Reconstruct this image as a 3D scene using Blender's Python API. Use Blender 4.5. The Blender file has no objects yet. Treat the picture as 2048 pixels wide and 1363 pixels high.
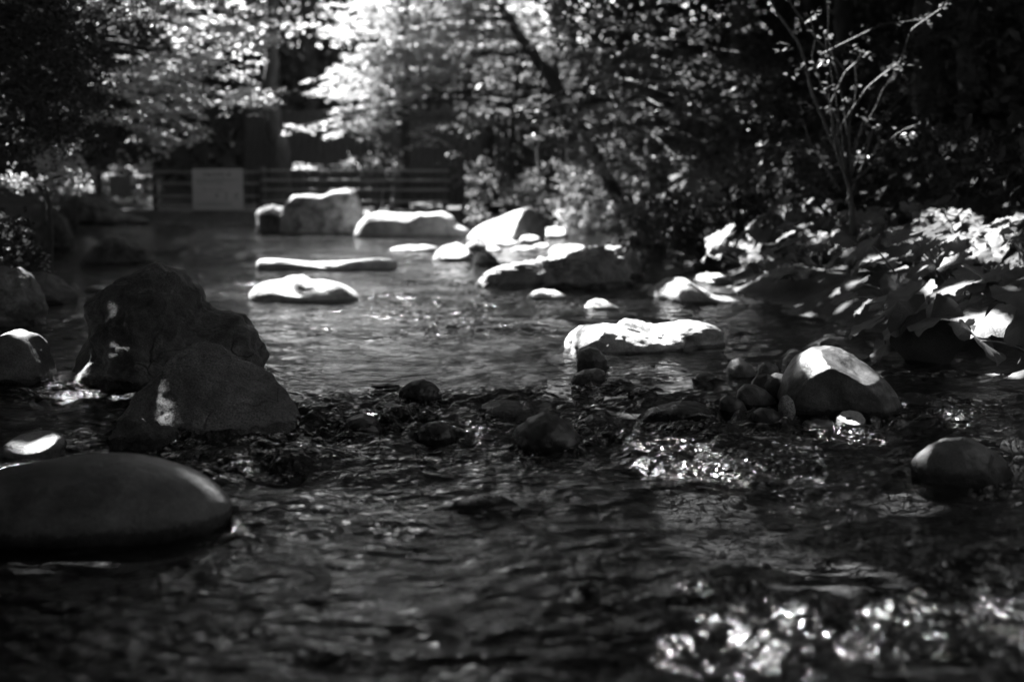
import bpy, math, random
import numpy as np
from mathutils import Vector

random.seed(7)
RNG = np.random.default_rng(11)
scene = bpy.context.scene
COL = scene.collection

# ------------------------------------------------------------------ camera
CAM_H, PITCH, FPX = 1.2, math.radians(7.2), 2844.0
cam_data = bpy.data.cameras.new('camera')
cam = bpy.data.objects.new('camera', cam_data)
COL.objects.link(cam)
cam.location = (0, 0, CAM_H)
cam.rotation_euler = (math.pi / 2 - PITCH, 0, 0)
cam_data.sensor_width = 36.0
cam_data.lens = 50.0
cam_data.clip_start = 0.05
cam_data.clip_end = 600
cam_data.dof.use_dof = True
cam_data.dof.focus_distance = 7.3
cam_data.dof.aperture_fstop = 1.4
scene.camera = cam

# ------------------------------------------------------------------ light
SUN_AZ, SUN_EL = math.radians(-42), math.radians(50)
SDIR = np.array([math.sin(SUN_AZ) * math.cos(SUN_EL), math.cos(SUN_AZ) * math.cos(SUN_EL), math.sin(SUN_EL)])
world = bpy.data.worlds.new("World")
scene.world = world
world.use_nodes = True
wn, wl = world.node_tree.nodes, world.node_tree.links
wn.clear()
sky = wn.new('ShaderNodeTexSky')
sky.sky_type = 'NISHITA'
sky.sun_disc = False
sky.sun_elevation = SUN_EL
sky.sun_rotation = SUN_AZ
bw = wn.new('ShaderNodeRGBToBW')
bg = wn.new('ShaderNodeBackground')
bg.inputs['Strength'].default_value = 0.08
wo = wn.new('ShaderNodeOutputWorld')
wl.new(sky.outputs[0], bw.inputs[0])
wl.new(bw.outputs[0], bg.inputs['Color'])
wl.new(bg.outputs[0], wo.inputs[0])

sl = bpy.data.lights.new('sun', 'SUN')
sl.energy = 5.0
sl.angle = math.radians(0.5)
sun = bpy.data.objects.new('sun', sl)
COL.objects.link(sun)
sun.rotation_euler = Vector(-SDIR).to_track_quat('-Z', 'Y').to_euler()
sun.location = (-10, 20, 30)

scene.view_settings.view_transform = 'Standard'
scene.view_settings.look = 'None'
scene.view_settings.gamma = 1
scene.view_settings.use_curve_mapping = False
scene.view_settings.exposure = 3.15
scene.render.engine = 'CYCLES'
cy = scene.cycles
cy.max_bounces = 7
cy.diffuse_bounces = 3
cy.glossy_bounces = 3
cy.transmission_bounces = 4
cy.transparent_max_bounces = 8
cy.caustics_reflective = False
cy.caustics_refractive = False
cy.sample_clamp_indirect = 3.0
cy.sample_clamp_direct = 60.0
cy.use_adaptive_sampling = False
cy.use_denoising = True
cy.denoiser = 'OPENIMAGEDENOISE'
cy.denoising_input_passes = 'RGB_ALBEDO_NORMAL'
cy.denoising_prefilter = 'ACCURATE'

# ------------------------------------------------------------------ projection helpers
cp, sp = math.cos(PITCH), math.sin(PITCH)


def ray(px, py):
    dx = (px - 1024.0) / FPX
    dz = (681.5 - py) / FPX
    return dx, cp + dz * sp, -sp + dz * cp


def at(px, py, y):
    r = ray(px, py)
    t = y / r[1]
    return (r[0] * t, y, CAM_H + r[2] * t)


def sstep(a, b, v):
    t = np.clip((v - a) / (b - a), 0, 1)
    return t * t * (3 - 2 * t)


# ------------------------------------------------------------------ numpy noise
def _hash(ix, iy, iz, seed):
    h = (ix * 374761393 + iy * 668265263 + iz * 2147483647 + seed * 1274126177) & 0xFFFFFFFF
    h = ((h ^ (h >> 13)) * 1274126177) & 0xFFFFFFFF
    h = (h ^ (h >> 16)) & 0xFFFFFFFF
    return h.astype(np.float64) / 4294967295.0 * 2 - 1


def vnoise(x, y, z, seed=0):
    x, y, z = np.broadcast_arrays(np.asarray(x, float), np.asarray(y, float), np.asarray(z, float))
    xi, yi, zi = np.floor(x).astype(np.int64), np.floor(y).astype(np.int64), np.floor(z).astype(np.int64)
    fx, fy, fz = x - xi, y - yi, z - zi
    u, v, w = [f * f * f * (f * (f * 6 - 15) + 10) for f in (fx, fy, fz)]
    r = 0
    for a in (0, 1):
        wa = u if a else 1 - u
        for b in (0, 1):
            wb = v if b else 1 - v
            for c in (0, 1):
                wc = w if c else 1 - w
                r = r + wa * wb * wc * _hash(xi + a, yi + b, zi + c, seed)
    return r


def fbm(x, y, z, octaves=4, seed=0, gain=0.5):
    r, a, f = 0, 1.0, 1.0
    for o in range(octaves):
        r = r + a * vnoise(x * f, y * f, z * f, seed + o * 17)
        a *= gain
        f *= 2.03
    return r


# ------------------------------------------------------------------ mesh helpers
def mesh_np(name, verts, faces, smooth=True):
    """verts (n,3); faces (m,k) all the same k, or a list of such arrays"""
    me = bpy.data.meshes.new(name)
    verts = np.asarray(verts, dtype=np.float32)
    if not isinstance(faces, list):
        faces = [faces]
    faces = [np.asarray(f, dtype=np.int32) for f in faces if len(f)]
    loops = np.concatenate([f.ravel() for f in faces])
    tot = np.concatenate([np.full(len(f), f.shape[1], dtype=np.int32) for f in faces])
    start = np.concatenate([[0], np.cumsum(tot)[:-1]]).astype(np.int32)
    me.vertices.add(len(verts))
    me.vertices.foreach_set('co', verts.ravel())
    me.loops.add(len(loops))
    me.loops.foreach_set('vertex_index', loops)
    me.polygons.add(len(tot))
    me.polygons.foreach_set('loop_start', start)
    me.polygons.foreach_set('loop_total', tot)
    me.polygons.foreach_set('use_smooth', np.full(len(tot), smooth, dtype=bool))
    me.update(calc_edges=True)
    return me


def add_attr(me, name, data, domain='POINT'):
    a = me.attributes.new(name, 'FLOAT', domain)
    a.data.foreach_set('value', np.asarray(data, dtype=np.float32))


def link(name, me, mat=None, parent=None, label=None, cat=None, group=None, kind=None):
    o = bpy.data.objects.new(name, me)
    COL.objects.link(o)
    if mat is not None and me is not None and len(me.materials) == 0:
        me.materials.append(mat)
    if parent is not None:
        o.parent = parent
    for k, v in (('label', label), ('category', cat), ('group', group), ('kind', kind)):
        if v:
            o[k] = v
    return o


def tube(pts, radii, seg=7, cap=True):
    pts = np.asarray(pts, float)
    n = len(pts)
    d = np.gradient(pts, axis=0)
    d /= np.linalg.norm(d, axis=1)[:, None] + 1e-9
    ref = np.array([0.31, 0.95, 0.05]) if abs(d[0, 2]) > 0.6 else np.array([0, 0, 1.0])
    a = np.cross(d, ref)
    a /= np.linalg.norm(a, axis=1)[:, None] + 1e-9
    b = np.cross(d, a)
    th = np.linspace(0, 2 * math.pi, seg, endpoint=False)
    v = pts[:, None, :] + np.asarray(radii)[:, None, None] * (a[:, None, :] * np.cos(th)[None, :, None] + b[:, None, :] * np.sin(th)[None, :, None])
    v = v.reshape(-1, 3)
    i = np.arange(n - 1)[:, None] * seg
    j = np.arange(seg)[None, :]
    k = (j + 1) % seg
    f = np.stack([i + j, i + k, i + seg + k, i + seg + j], -1).reshape(-1, 4)
    if cap:
        v = np.vstack([v, pts[0], pts[-1]])
        c0, c1 = n * seg, n * seg + 1
        jj = np.arange(seg)
        kk = (jj + 1) % seg
        f = np.vstack([f, np.stack([kk, jj, np.full(seg, c0), np.full(seg, c0)], -1)[:, [0, 1, 2, 2]]]) if False else f
        tri = np.vstack([np.stack([kk, jj, np.full(seg, c0)], -1), np.stack([(n - 1) * seg + jj, (n - 1) * seg + kk, np.full(seg, c1)], -1)])
        return v, f, tri
    return v, f, np.zeros((0, 3), int)


def merge(parts):
    V, Q, T, o = [], [], [], 0
    for v, q, t in parts:
        V.append(v)
        if len(q): Q.append(q + o)
        if len(t): T.append(t + o)
        o += len(v)
    out = []
    if Q: out.append(np.vstack(Q))
    if T: out.append(np.vstack(T))
    return np.vstack(V), out


def wig(p0, p1, n, amp, sag=0.0):
    p0, p1 = np.array(p0, float), np.array(p1, float)
    t = np.linspace(0, 1, n)[:, None]
    p = p0 * (1 - t) + p1 * t
    L = np.linalg.norm(p1 - p0)
    w = np.cumsum(RNG.normal(size=(n, 3)), axis=0)
    w -= w[0] * (1 - t) + w[-1] * t
    p = p + w * amp * L / math.sqrt(n)
    p[:, 2] += sag * L * np.sin(t[:, 0] * math.pi)
    return p


def box_v(x0, x1, y0, y1, z0, z1, bev=0.0):
    b = min(bev, (x1 - x0) * .45, (y1 - y0) * .45, (z1 - z0) * .45)
    import bmesh
    bm = bmesh.new()
    bmesh.ops.create_cube(bm, size=1)
    for v in bm.verts:
        v.co = Vector(((x0 + x1) / 2 + v.co.x * (x1 - x0), (y0 + y1) / 2 + v.co.y * (y1 - y0), (z0 + z1) / 2 + v.co.z * (z1 - z0)))
    if b > 0:
        bmesh.ops.bevel(bm, geom=bm.edges[:], offset=b, segments=1, affect='EDGES')
    me = bpy.data.meshes.new('box')
    bm.to_mesh(me)
    bm.free()
    return me


# ------------------------------------------------------------------ materials
class NT:
    def __init__(s, name):
        s.m = bpy.data.materials.new(name)
        s.m.use_nodes = True
        s.n, s.l = s.m.node_tree.nodes, s.m.node_tree.links
        s.n.clear()
        s.out = s.n.new('ShaderNodeOutputMaterial')

    def node(s, t, inp=None, **kw):
        x = s.n.new(t)
        for k, v in kw.items():
            setattr(x, k, v)
        for k, v in (inp or {}).items():
            if isinstance(v, bpy.types.NodeSocket):
                s.l.new(v, x.inputs[k])
            else:
                x.inputs[k].default_value = v
        return x

    def math(s, op, a, b=0.0, c=None, clamp=False):
        x = s.n.new('ShaderNodeMath')
        x.operation = op
        x.use_clamp = clamp
        for i, v in enumerate((a, b) if c is None else (a, b, c)):
            if isinstance(v, bpy.types.NodeSocket):
                s.l.new(v, x.inputs[i])
            else:
                x.inputs[i].default_value = v
        return x.outputs[0]

    def noise(s, vec, scale, detail=4, rough=0.55, dist=0.0):
        return s.node('ShaderNodeTexNoise', {'Vector': vec, 'Scale': scale, 'Detail': detail, 'Roughness': rough, 'Distortion': dist}).outputs['Fac']

    def ramp(s, fac, stops):
        x = s.n.new('ShaderNodeValToRGB')
        e = x.color_ramp.elements
        while len(e) < len(stops):
            e.new(0.5)
        for i, (p, c) in enumerate(stops):
            e[i].position = p
            e[i].color = (c, c, c, 1)
        s.l.new(fac, x.inputs[0])
        return x.outputs[0]

    def remap(s, v, a, b, c, d):
        x = s.node('ShaderNodeMapRange', {'Value': v, 'From Min': a, 'From Max': b, 'To Min': c, 'To Max': d})
        return x.outputs[0]


def rock_mat(name, lo, hi, speck=0.3, bump=0.5, rough=0.8, scale=1.0, lichen=0.0, cracks=0.25, moss=0.0):
    t = NT(name)
    tc = t.node('ShaderNodeTexCoord').outputs['Object']
    n1 = t.noise(tc, 3.2 * scale, 6, 0.6, 0.4)
    n2 = t.noise(tc, 16 * scale, 6, 0.65)
    n3 = t.noise(tc, 120 * scale, 3, 0.7)
    fac = t.math('ADD', t.math('MULTIPLY', n1, 0.6), t.math('MULTIPLY', n2, 0.4))
    base = t.remap(fac, 0.36, 0.64, lo, hi)
    stain = t.noise(tc, 1.7 * scale, 7, 0.72, 0.8)
    base = t.math('MULTIPLY', base, t.remap(stain, 0.36, 0.6, 0.42, 1.15))
    sp_ = t.remap(n3, 0.35, 0.7, 1 - speck, 1 + speck)
    base = t.math('MULTIPLY', base, sp_)
    if lichen > 0:
        ln = t.noise(tc, 7 * scale, 8, 0.7, 1.2)
        lm = t.remap(ln, 0.56, 0.62, 0, lichen)
        base = t.math('MULTIPLY_ADD', lm, 0.25, base)
    if moss > 0:
        nz = t.node('ShaderNodeSeparateXYZ', {0: t.node('ShaderNodeNewGeometry').outputs['Normal']}).outputs[2]
        mn = t.math('MULTIPLY', t.noise(tc, 5 * scale, 6, 0.7, .5), 1.0)
        mm = t.remap(mn, 0.48, 0.6, 0, moss)
        base = t.math('MULTIPLY', base, t.math('SUBTRACT', 1.0, t.math('MULTIPLY', mm, 0.7)))
    # cracks: thin dark veins
    vt = t.node('ShaderNodeTexVoronoi', {'Vector': t.node('ShaderNodeMixRGB', {0: 0.35, 1: tc, 2: t.node('ShaderNodeTexNoise', {'Vector': tc, 'Scale': 4.0 * scale}).outputs['Color']}, blend_type='ADD').outputs[0], 'Scale': 2.3 * scale}, feature='DISTANCE_TO_EDGE')
    cr = t.remap(vt.outputs['Distance'], 0.0, 0.03, 1.0, 0.0)
    cr = t.math('MULTIPLY', cr, t.remap(n1, 0.45, 0.6, 0, cracks))
    base = t.math('MULTIPLY', base, t.math('SUBTRACT', 1.0, t.math('MULTIPLY', cr, 0.7)))
    # wet stain close to the water line (vertex attribute wet)
    wet = t.node('ShaderNodeAttribute', attribute_name='wet').outputs['Fac']
    wn_ = t.math('ADD', wet, t.math('MULTIPLY_ADD', n2, 1.1, -0.55))
    wm = t.remap(wn_, 0.35, 0.65, 0, 1)
    base = t.math('MULTIPLY', base, t.math('SUBTRACT', 1.0, t.math('MULTIPLY', wm, 0.62)))
    rg = t.remap(wm, 0, 1, rough, 0.22)
    h = t.math('ADD', t.math('MULTIPLY', n2, 1.0), t.math('MULTIPLY', n3, 0.22))
    h = t.math('SUBTRACT', h, t.math('MULTIPLY', cr, 0.6))
    b = t.node('ShaderNodeBump', {'Strength': bump, 'Distance': 0.03 / scale, 'Height': h})
    p = t.node('ShaderNodeBsdfPrincipled', {'Base Color': base, 'Roughness': rg, 'Normal': b.outputs[0]})
    p.inputs['Specular IOR Level'].default_value = 0.4
    t.l.new(p.outputs[0], t.out.inputs[0])
    return t.m


M = {}
M['pale'] = rock_mat('pale_granite', 0.30, 0.5, speck=0.3, bump=0.6, cracks=0.1)
M['paleg'] = rock_mat('grey_granite', 0.13, 0.27, speck=0.35, bump=0.5, lichen=0.4)
M['mid'] = rock_mat('mid_grey_stone', 0.11, 0.2, speck=0.35, bump=0.4, cracks=0.15)
M['cobble'] = rock_mat('smooth_cobble', 0.06, 0.15, speck=0.4, bump=0.5, rough=0.34, scale=1.6, cracks=0.0)
M['darkcob'] = rock_mat('dark_wet_cobble', 0.03, 0.065, speck=0.3, bump=0.2, rough=0.42, scale=1.6, cracks=0.0)
M['dark'] = rock_mat('dark_basalt', 0.03, 0.2, speck=0.4, bump=1.0, rough=.5, lichen=0.35, cracks=0.6)
M['moss'] = rock_mat('mossy_stone', 0.07, 0.16, speck=0.5, bump=1.0, moss=0.8)
M['pink'] = rock_mat('speckled_slab', 0.11, 0.28, speck=0.6, bump=0.9, lichen=0.12, cracks=0.5, rough=.6)
M['speck'] = rock_mat('speckled_pebble', 0.14, 0.36, speck=0.9, bump=0.2, scale=1.3, cracks=0.0)
M['lichen'] = rock_mat('sun_dappled_rock', 0.22, 0.44, speck=0.4, bump=0.6, moss=0.9, cracks=0.5)  # base lightened to stand in for dappled sun on the rock faces


def leaf_mat(name, lo, hi, trans=0.5, rough=0.45, veins=False):
    t = NT(name)
    r = t.node('ShaderNodeAttribute', attribute_name='rnd').outputs['Fac']
    base = t.remap(r, 0, 1, lo, hi)
    nrm = None
    if veins:
        tc = t.node('ShaderNodeTexCoord').outputs['Object']
        v = t.node('ShaderNodeAttribute', attribute_name='vein').outputs['Fac']
        n = t.noise(tc, 26, 5, 0.6)
        vv = t.remap(v, 0.0, 0.16, 1.0, 0.0)
        base = t.math('MULTIPLY', base, t.remap(n, 0.3, 0.7, 0.8, 1.15))
        base = t.math('MULTIPLY', base, t.math('MULTIPLY_ADD', vv, 0.08, 1.0))
        nrm = t.node('ShaderNodeBump', {'Strength': 0.6, 'Distance': 0.008, 'Height': t.math('SUBTRACT', n, t.math('MULTIPLY', vv, 0.35))}).outputs[0]
    p = t.node('ShaderNodeBsdfPrincipled', {'Base Color': base, 'Roughness': rough})
    p.inputs['Specular IOR Level'].default_value = 0.12 if hi < .1 else 0.35
    tr = t.node('ShaderNodeBsdfTranslucent', {'Color': base})
    if nrm is not None:
        t.l.new(nrm, p.inputs['Normal'])
        t.l.new(nrm, tr.inputs['Normal'])
    mx = t.node('ShaderNodeMixShader', {0: trans, 1: p.outputs[0], 2: tr.outputs[0]})
    t.l.new(mx.outputs[0], t.out.inputs[0])
    return t.m


M['maple'] = leaf_mat('sunlit_leaf', 0.34, 0.6, 0.5)  # sunlit brightness put into the leaf colour, used on lit shrubs too
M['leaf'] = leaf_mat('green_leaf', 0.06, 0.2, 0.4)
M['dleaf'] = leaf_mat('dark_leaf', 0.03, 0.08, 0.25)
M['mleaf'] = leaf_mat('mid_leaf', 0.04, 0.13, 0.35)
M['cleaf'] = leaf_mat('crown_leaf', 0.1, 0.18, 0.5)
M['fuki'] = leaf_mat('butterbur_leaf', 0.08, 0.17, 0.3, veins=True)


def simple_mat(name, lo, hi, rough=0.8, scale=(1, 1, 1), ns=8, bump=0.4, dist=0.01):
    t = NT(name)
    tc = t.node('ShaderNodeTexCoord').outputs['Object']
    mp = t.node('ShaderNodeMapping', {0: tc, 'Scale': scale}).outputs[0]
    n = t.noise(mp, ns, 6, 0.65)
    base = t.remap(n, 0.3, 0.7, lo, hi)
    b = t.node('ShaderNodeBump', {'Strength': bump, 'Distance': dist, 'Height': n})
    p = t.node('ShaderNodeBsdfPrincipled', {'Base Color': base, 'Roughness': rough, 'Normal': b.outputs[0]})
    t.l.new(p.outputs[0], t.out.inputs[0])
    return t.m


M['bark'] = simple_mat('bark', 0.03, 0.075, 0.85, (1, 1, 0.25), 14, 0.9, 0.02)
M['palebark'] = simple_mat('pale_twig_bark', 0.03, 0.07, 0.6, (1, 1, 0.3), 22, 0.5, 0.01)
M['wood'] = simple_mat('weathered_rail', 0.12, 0.24, 0.75, (0.4, 3, 3), 10, 0.5, 0.006)
M['post'] = simple_mat('dark_post', 0.04, 0.08, 0.8, (3, 3, .5), 10, 0.5, 0.006)
M['board'] = simple_mat('dark_board', 0.03, 0.06, 0.85, (3, 3, .4), 8, 0.5, 0.006)
M['sign'] = simple_mat('sign_face', 0.42, 0.5, 0.4, (1, 1, 1), 3, 0.05)
M['signd'] = simple_mat('dull_sign', 0.15, 0.2, 0.6, (1, 1, 1), 3, 0.05)
M['ink'] = simple_mat('sign_ink', 0.02, 0.03, 0.5, (1, 1, 1), 3, 0.0)
M['stalk'] = simple_mat('butterbur_stalk', 0.10, 0.17, 0.5, (1, 1, .3), 20, 0.3)
M['log'] = simple_mat('bleached_stone', 0.36, 0.5, 0.8, (.6, 2, 2), 10, 0.6, 0.012)


def ground_mat():
    t = NT('stream_bed_and_forest_floor')
    geo = t.node('ShaderNodeNewGeometry').outputs['Position']
    z = t.node('ShaderNodeSeparateXYZ', {0: geo}).outputs[2]
    n = t.noise(geo, 5, 6, 0.65)
    n2 = t.noise(geo, 14, 7, 0.7, 0.8)
    soil = t.remap(n, 0.3, 0.7, 0.02, 0.06)
    bed = t.remap(t.math('ADD', t.math('MULTIPLY', n, .4), t.math('MULTIPLY', n2, .6)), 0.40, 0.62, 0.03, 0.3)
    k = t.remap(z, -0.02, 0.03, 0, 1)
    base = t.math('ADD', t.math('MULTIPLY', soil, k), t.math('MULTIPLY', bed, t.math('SUBTRACT', 1.0, k)))
    b = t.node('ShaderNodeBump', {'Strength': 1.0, 'Distance': 0.04, 'Height': n2})
    p = t.node('ShaderNodeBsdfPrincipled', {'Base Color': base, 'Roughness': 0.9, 'Normal': b.outputs[0]})
    t.l.new(p.outputs[0], t.out.inputs[0])
    return t.m


M['soil'] = ground_mat()
M['gravel'] = rock_mat('bed_gravel', 0.06, 0.2, speck=0.3, bump=0.3, scale=1.5, cracks=0)


def water_mat():
    t = NT('stream_water')
    geo = t.node('ShaderNodeNewGeometry').outputs['Position']
    tb = t.node('ShaderNodeAttribute', attribute_name='turb').outputs['Fac']
    warp = t.node('ShaderNodeTexNoise', {'Vector': geo, 'Scale': 1.3, 'Detail': 2}).outputs['Color']
    v0 = t.node('ShaderNodeMixRGB', {0: 0.55, 1: geo, 2: warp}, blend_type='ADD').outputs[0]
    mp = t.node('ShaderNodeMapping', {0: v0, 'Scale': (1.0, 1.25, 1.0), 'Rotation': (0, 0, 0.15)}).outputs[0]
    a = t.noise(mp, 12, 3, 0.5, 0.3)
    b = t.noise(mp, 42, 3, 0.55, 0.6)
    c = t.noise(mp, 70, 3, 0.6, 0.2)
    d = t.noise(mp, 4.5, 2, 0.5, 0.2)
    k = t.remap(tb, 0.15, 1.3, 0.28, 2.0)
    h = t.math('ADD', t.math('MULTIPLY', a, 0.055), t.math('MULTIPLY', b, 0.009))
    h = t.math('MULTIPLY', h, k)
    h = t.math('ADD', h, t.math('MULTIPLY', d, 0.05))
    h = t.math('ADD', h, t.math('MULTIPLY', c, 0.0016))
    bp = t.node('ShaderNodeBump', {'Strength': 1.0, 'Distance': 1.0, 'Height': h})
    fr = t.node('ShaderNodeFresnel', {'IOR': 1.34, 'Normal': bp.outputs[0]})
    tr = t.node('ShaderNodeBsdfTransparent', {'Color': t.remap(tb, 0.3, 1.2, 0.46, 0.2)})
    gl = t.node('ShaderNodeBsdfGlossy', {'Color': (1, 1, 1, 1), 'Roughness': 0.11, 'Normal': bp.outputs[0]})
    mx = t.node('ShaderNodeMixShader', {0: fr.outputs[0], 1: tr.outputs[0], 2: gl.outputs[0]})
    t.l.new(mx.outputs[0], t.out.inputs[0])
    return t.m


M['water'] = water_mat()

# ------------------------------------------------------------------ stream geometry
LX = [-60, 0, 3, 5, 8, 10, 13, 16, 20, 24, 27, 27.6]
LV = [-3.4, -3.3, -3.2, -3.2, -3.7, -4.4, -5.4, -6.4, -7.6, -8.6, -9.2, -9.2]
RV = [2.6, 2.6, 2.7, 2.9, 2.8, 2.6, 2.25, 2.15, 2.0, 1.5, 1.2, 1.2]
DROP = 0.07


def ylip(x):
    return 7.35 - 0.12 * x + 0.22 * np.sin(x * 2.1 + 0.6) + 0.1 * np.sin(x * 5.3)


def wlevel(x, y):
    x, y = np.asarray(x, float), np.asarray(y, float)
    return -DROP * (1 - sstep(ylip(x) - 0.95, ylip(x) + 0.1, y))


def ground(px, py):
    """point where the pixel ray meets the water"""
    r = ray(px, py)
    z = 0.0
    for _ in range(6):
        t = (z - CAM_H) / r[2]
        x, y = r[0] * t, r[1] * t
        z = float(wlevel(x, y))
    return x, y, z


def gheight(x, y):
    x, y = np.asarray(x, float), np.asarray(y, float)
    xl, xr = np.interp(y, LX, LV), np.interp(y, LX, RV)
    wob = 0.25 * fbm(x * 0.7, y * 0.7, 0, 3, 5)
    d = np.maximum(np.maximum(xl - x, x - xr), y - 27.4) + wob
    bank = 0.22 * sstep(0, 0.5, d)
    right = np.clip(x - xr, 0, None)
    left = np.clip(xl - x, 0, None)
    back = np.clip(y - 33, 0, None)
    hill = 0.38 * right * sstep(0.5, 3, right) + 0.14 * left + 0.42 * back
    hill = np.where(back > 0, np.minimum(hill, 4.2 + 0.5 * np.clip(np.abs(x) - 8, 0, 14)), hill)
    hill = np.minimum(hill, 16)
    bed = -0.26 * sstep(0, 0.9, -d) - 0.02
    n = fbm(x * 1.1, y * 1.1, 3.3, 4, 9)
    z = np.where(d > 0, bank + hill + 0.10 * n * sstep(0.1, 1.5, d), bed + 0.05 * n)
    return z + np.where(d > 0.3, 0, wlevel(x, y))


def spaced(breaks):
    out = [breaks[0][0]]
    for a, b, s in breaks:
        n = max(1, int(round((b - a) / s)))
        out += list(np.linspace(a, b, n + 1)[1:])
    return np.array(out)


def grid_mesh(name, xs, ys, zf):
    X, Y = np.meshgrid(xs, ys)
    Z = zf(X, Y)
    v = np.stack([X, Y, Z], -1).reshape(-1, 3)
    nx, ny = len(xs), len(ys)
    i = np.arange(ny - 1)[:, None] * nx + np.arange(nx - 1)[None, :]
    f = np.stack([i, i + 1, i + nx + 1, i + nx], -1).reshape(-1, 4)
    return mesh_np(name, v, f), v


gx = spaced([(-110, -14, 4), (-14, -4, 0.25), (-4, 4, 0.1), (4, 12, 0.25), (12, 110, 4)])
gy = spaced([(-40, 0, 2), (0, 12, 0.1), (12, 34, 0.25), (34, 60, 1), (60, 160, 5)])
gm, _ = grid_mesh('ground', gx, gy, gheight)
link('ground', gm, M['soil'], kind='structure')

# ------------------------------------------------------------------ rocks
import bmesh
_ico = {}


def ico(sub):
    if sub not in _ico:
        bm = bmesh.new()
        bmesh.ops.create_icosphere(bm, subdivisions=sub, radius=1)
        v = np.array([x.co[:] for x in bm.verts])
        f = np.array([[q.index for q in p.verts] for p in bm.faces])
        bm.free()
        _ico[sub] = (v / np.linalg.norm(v, axis=1)[:, None], f)
    return _ico[sub]


def radial(poly, c, n=720):
    poly = np.asarray(poly, float) - c
    a = np.linspace(-math.pi, math.pi, n, endpoint=False)
    dx, dz = np.cos(a), np.sin(a)
    best = np.full(n, 0.0)
    m = len(poly)
    for i in range(m):
        p, q = poly[i], poly[(i + 1) % m]
        e = q - p
        den = dx * e[1] - dz * e[0]
        den = np.where(np.abs(den) < 1e-9, 1e-9, den)
        t = (p[0] * e[1] - p[1] * e[0]) / den
        s = (p[0] * dz - p[1] * dx) / den
        ok = (t > 0) & (s >= -1e-6) & (s <= 1 + 1e-6)
        best = np.where(ok & (t > best), t, best)
    best = np.where(best <= 0, np.median(best[best > 0]), best)
    return a, best


ROCKS = []   # footprint list: x, y, rx, ry, emergent
STONE_LIST = []


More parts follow.
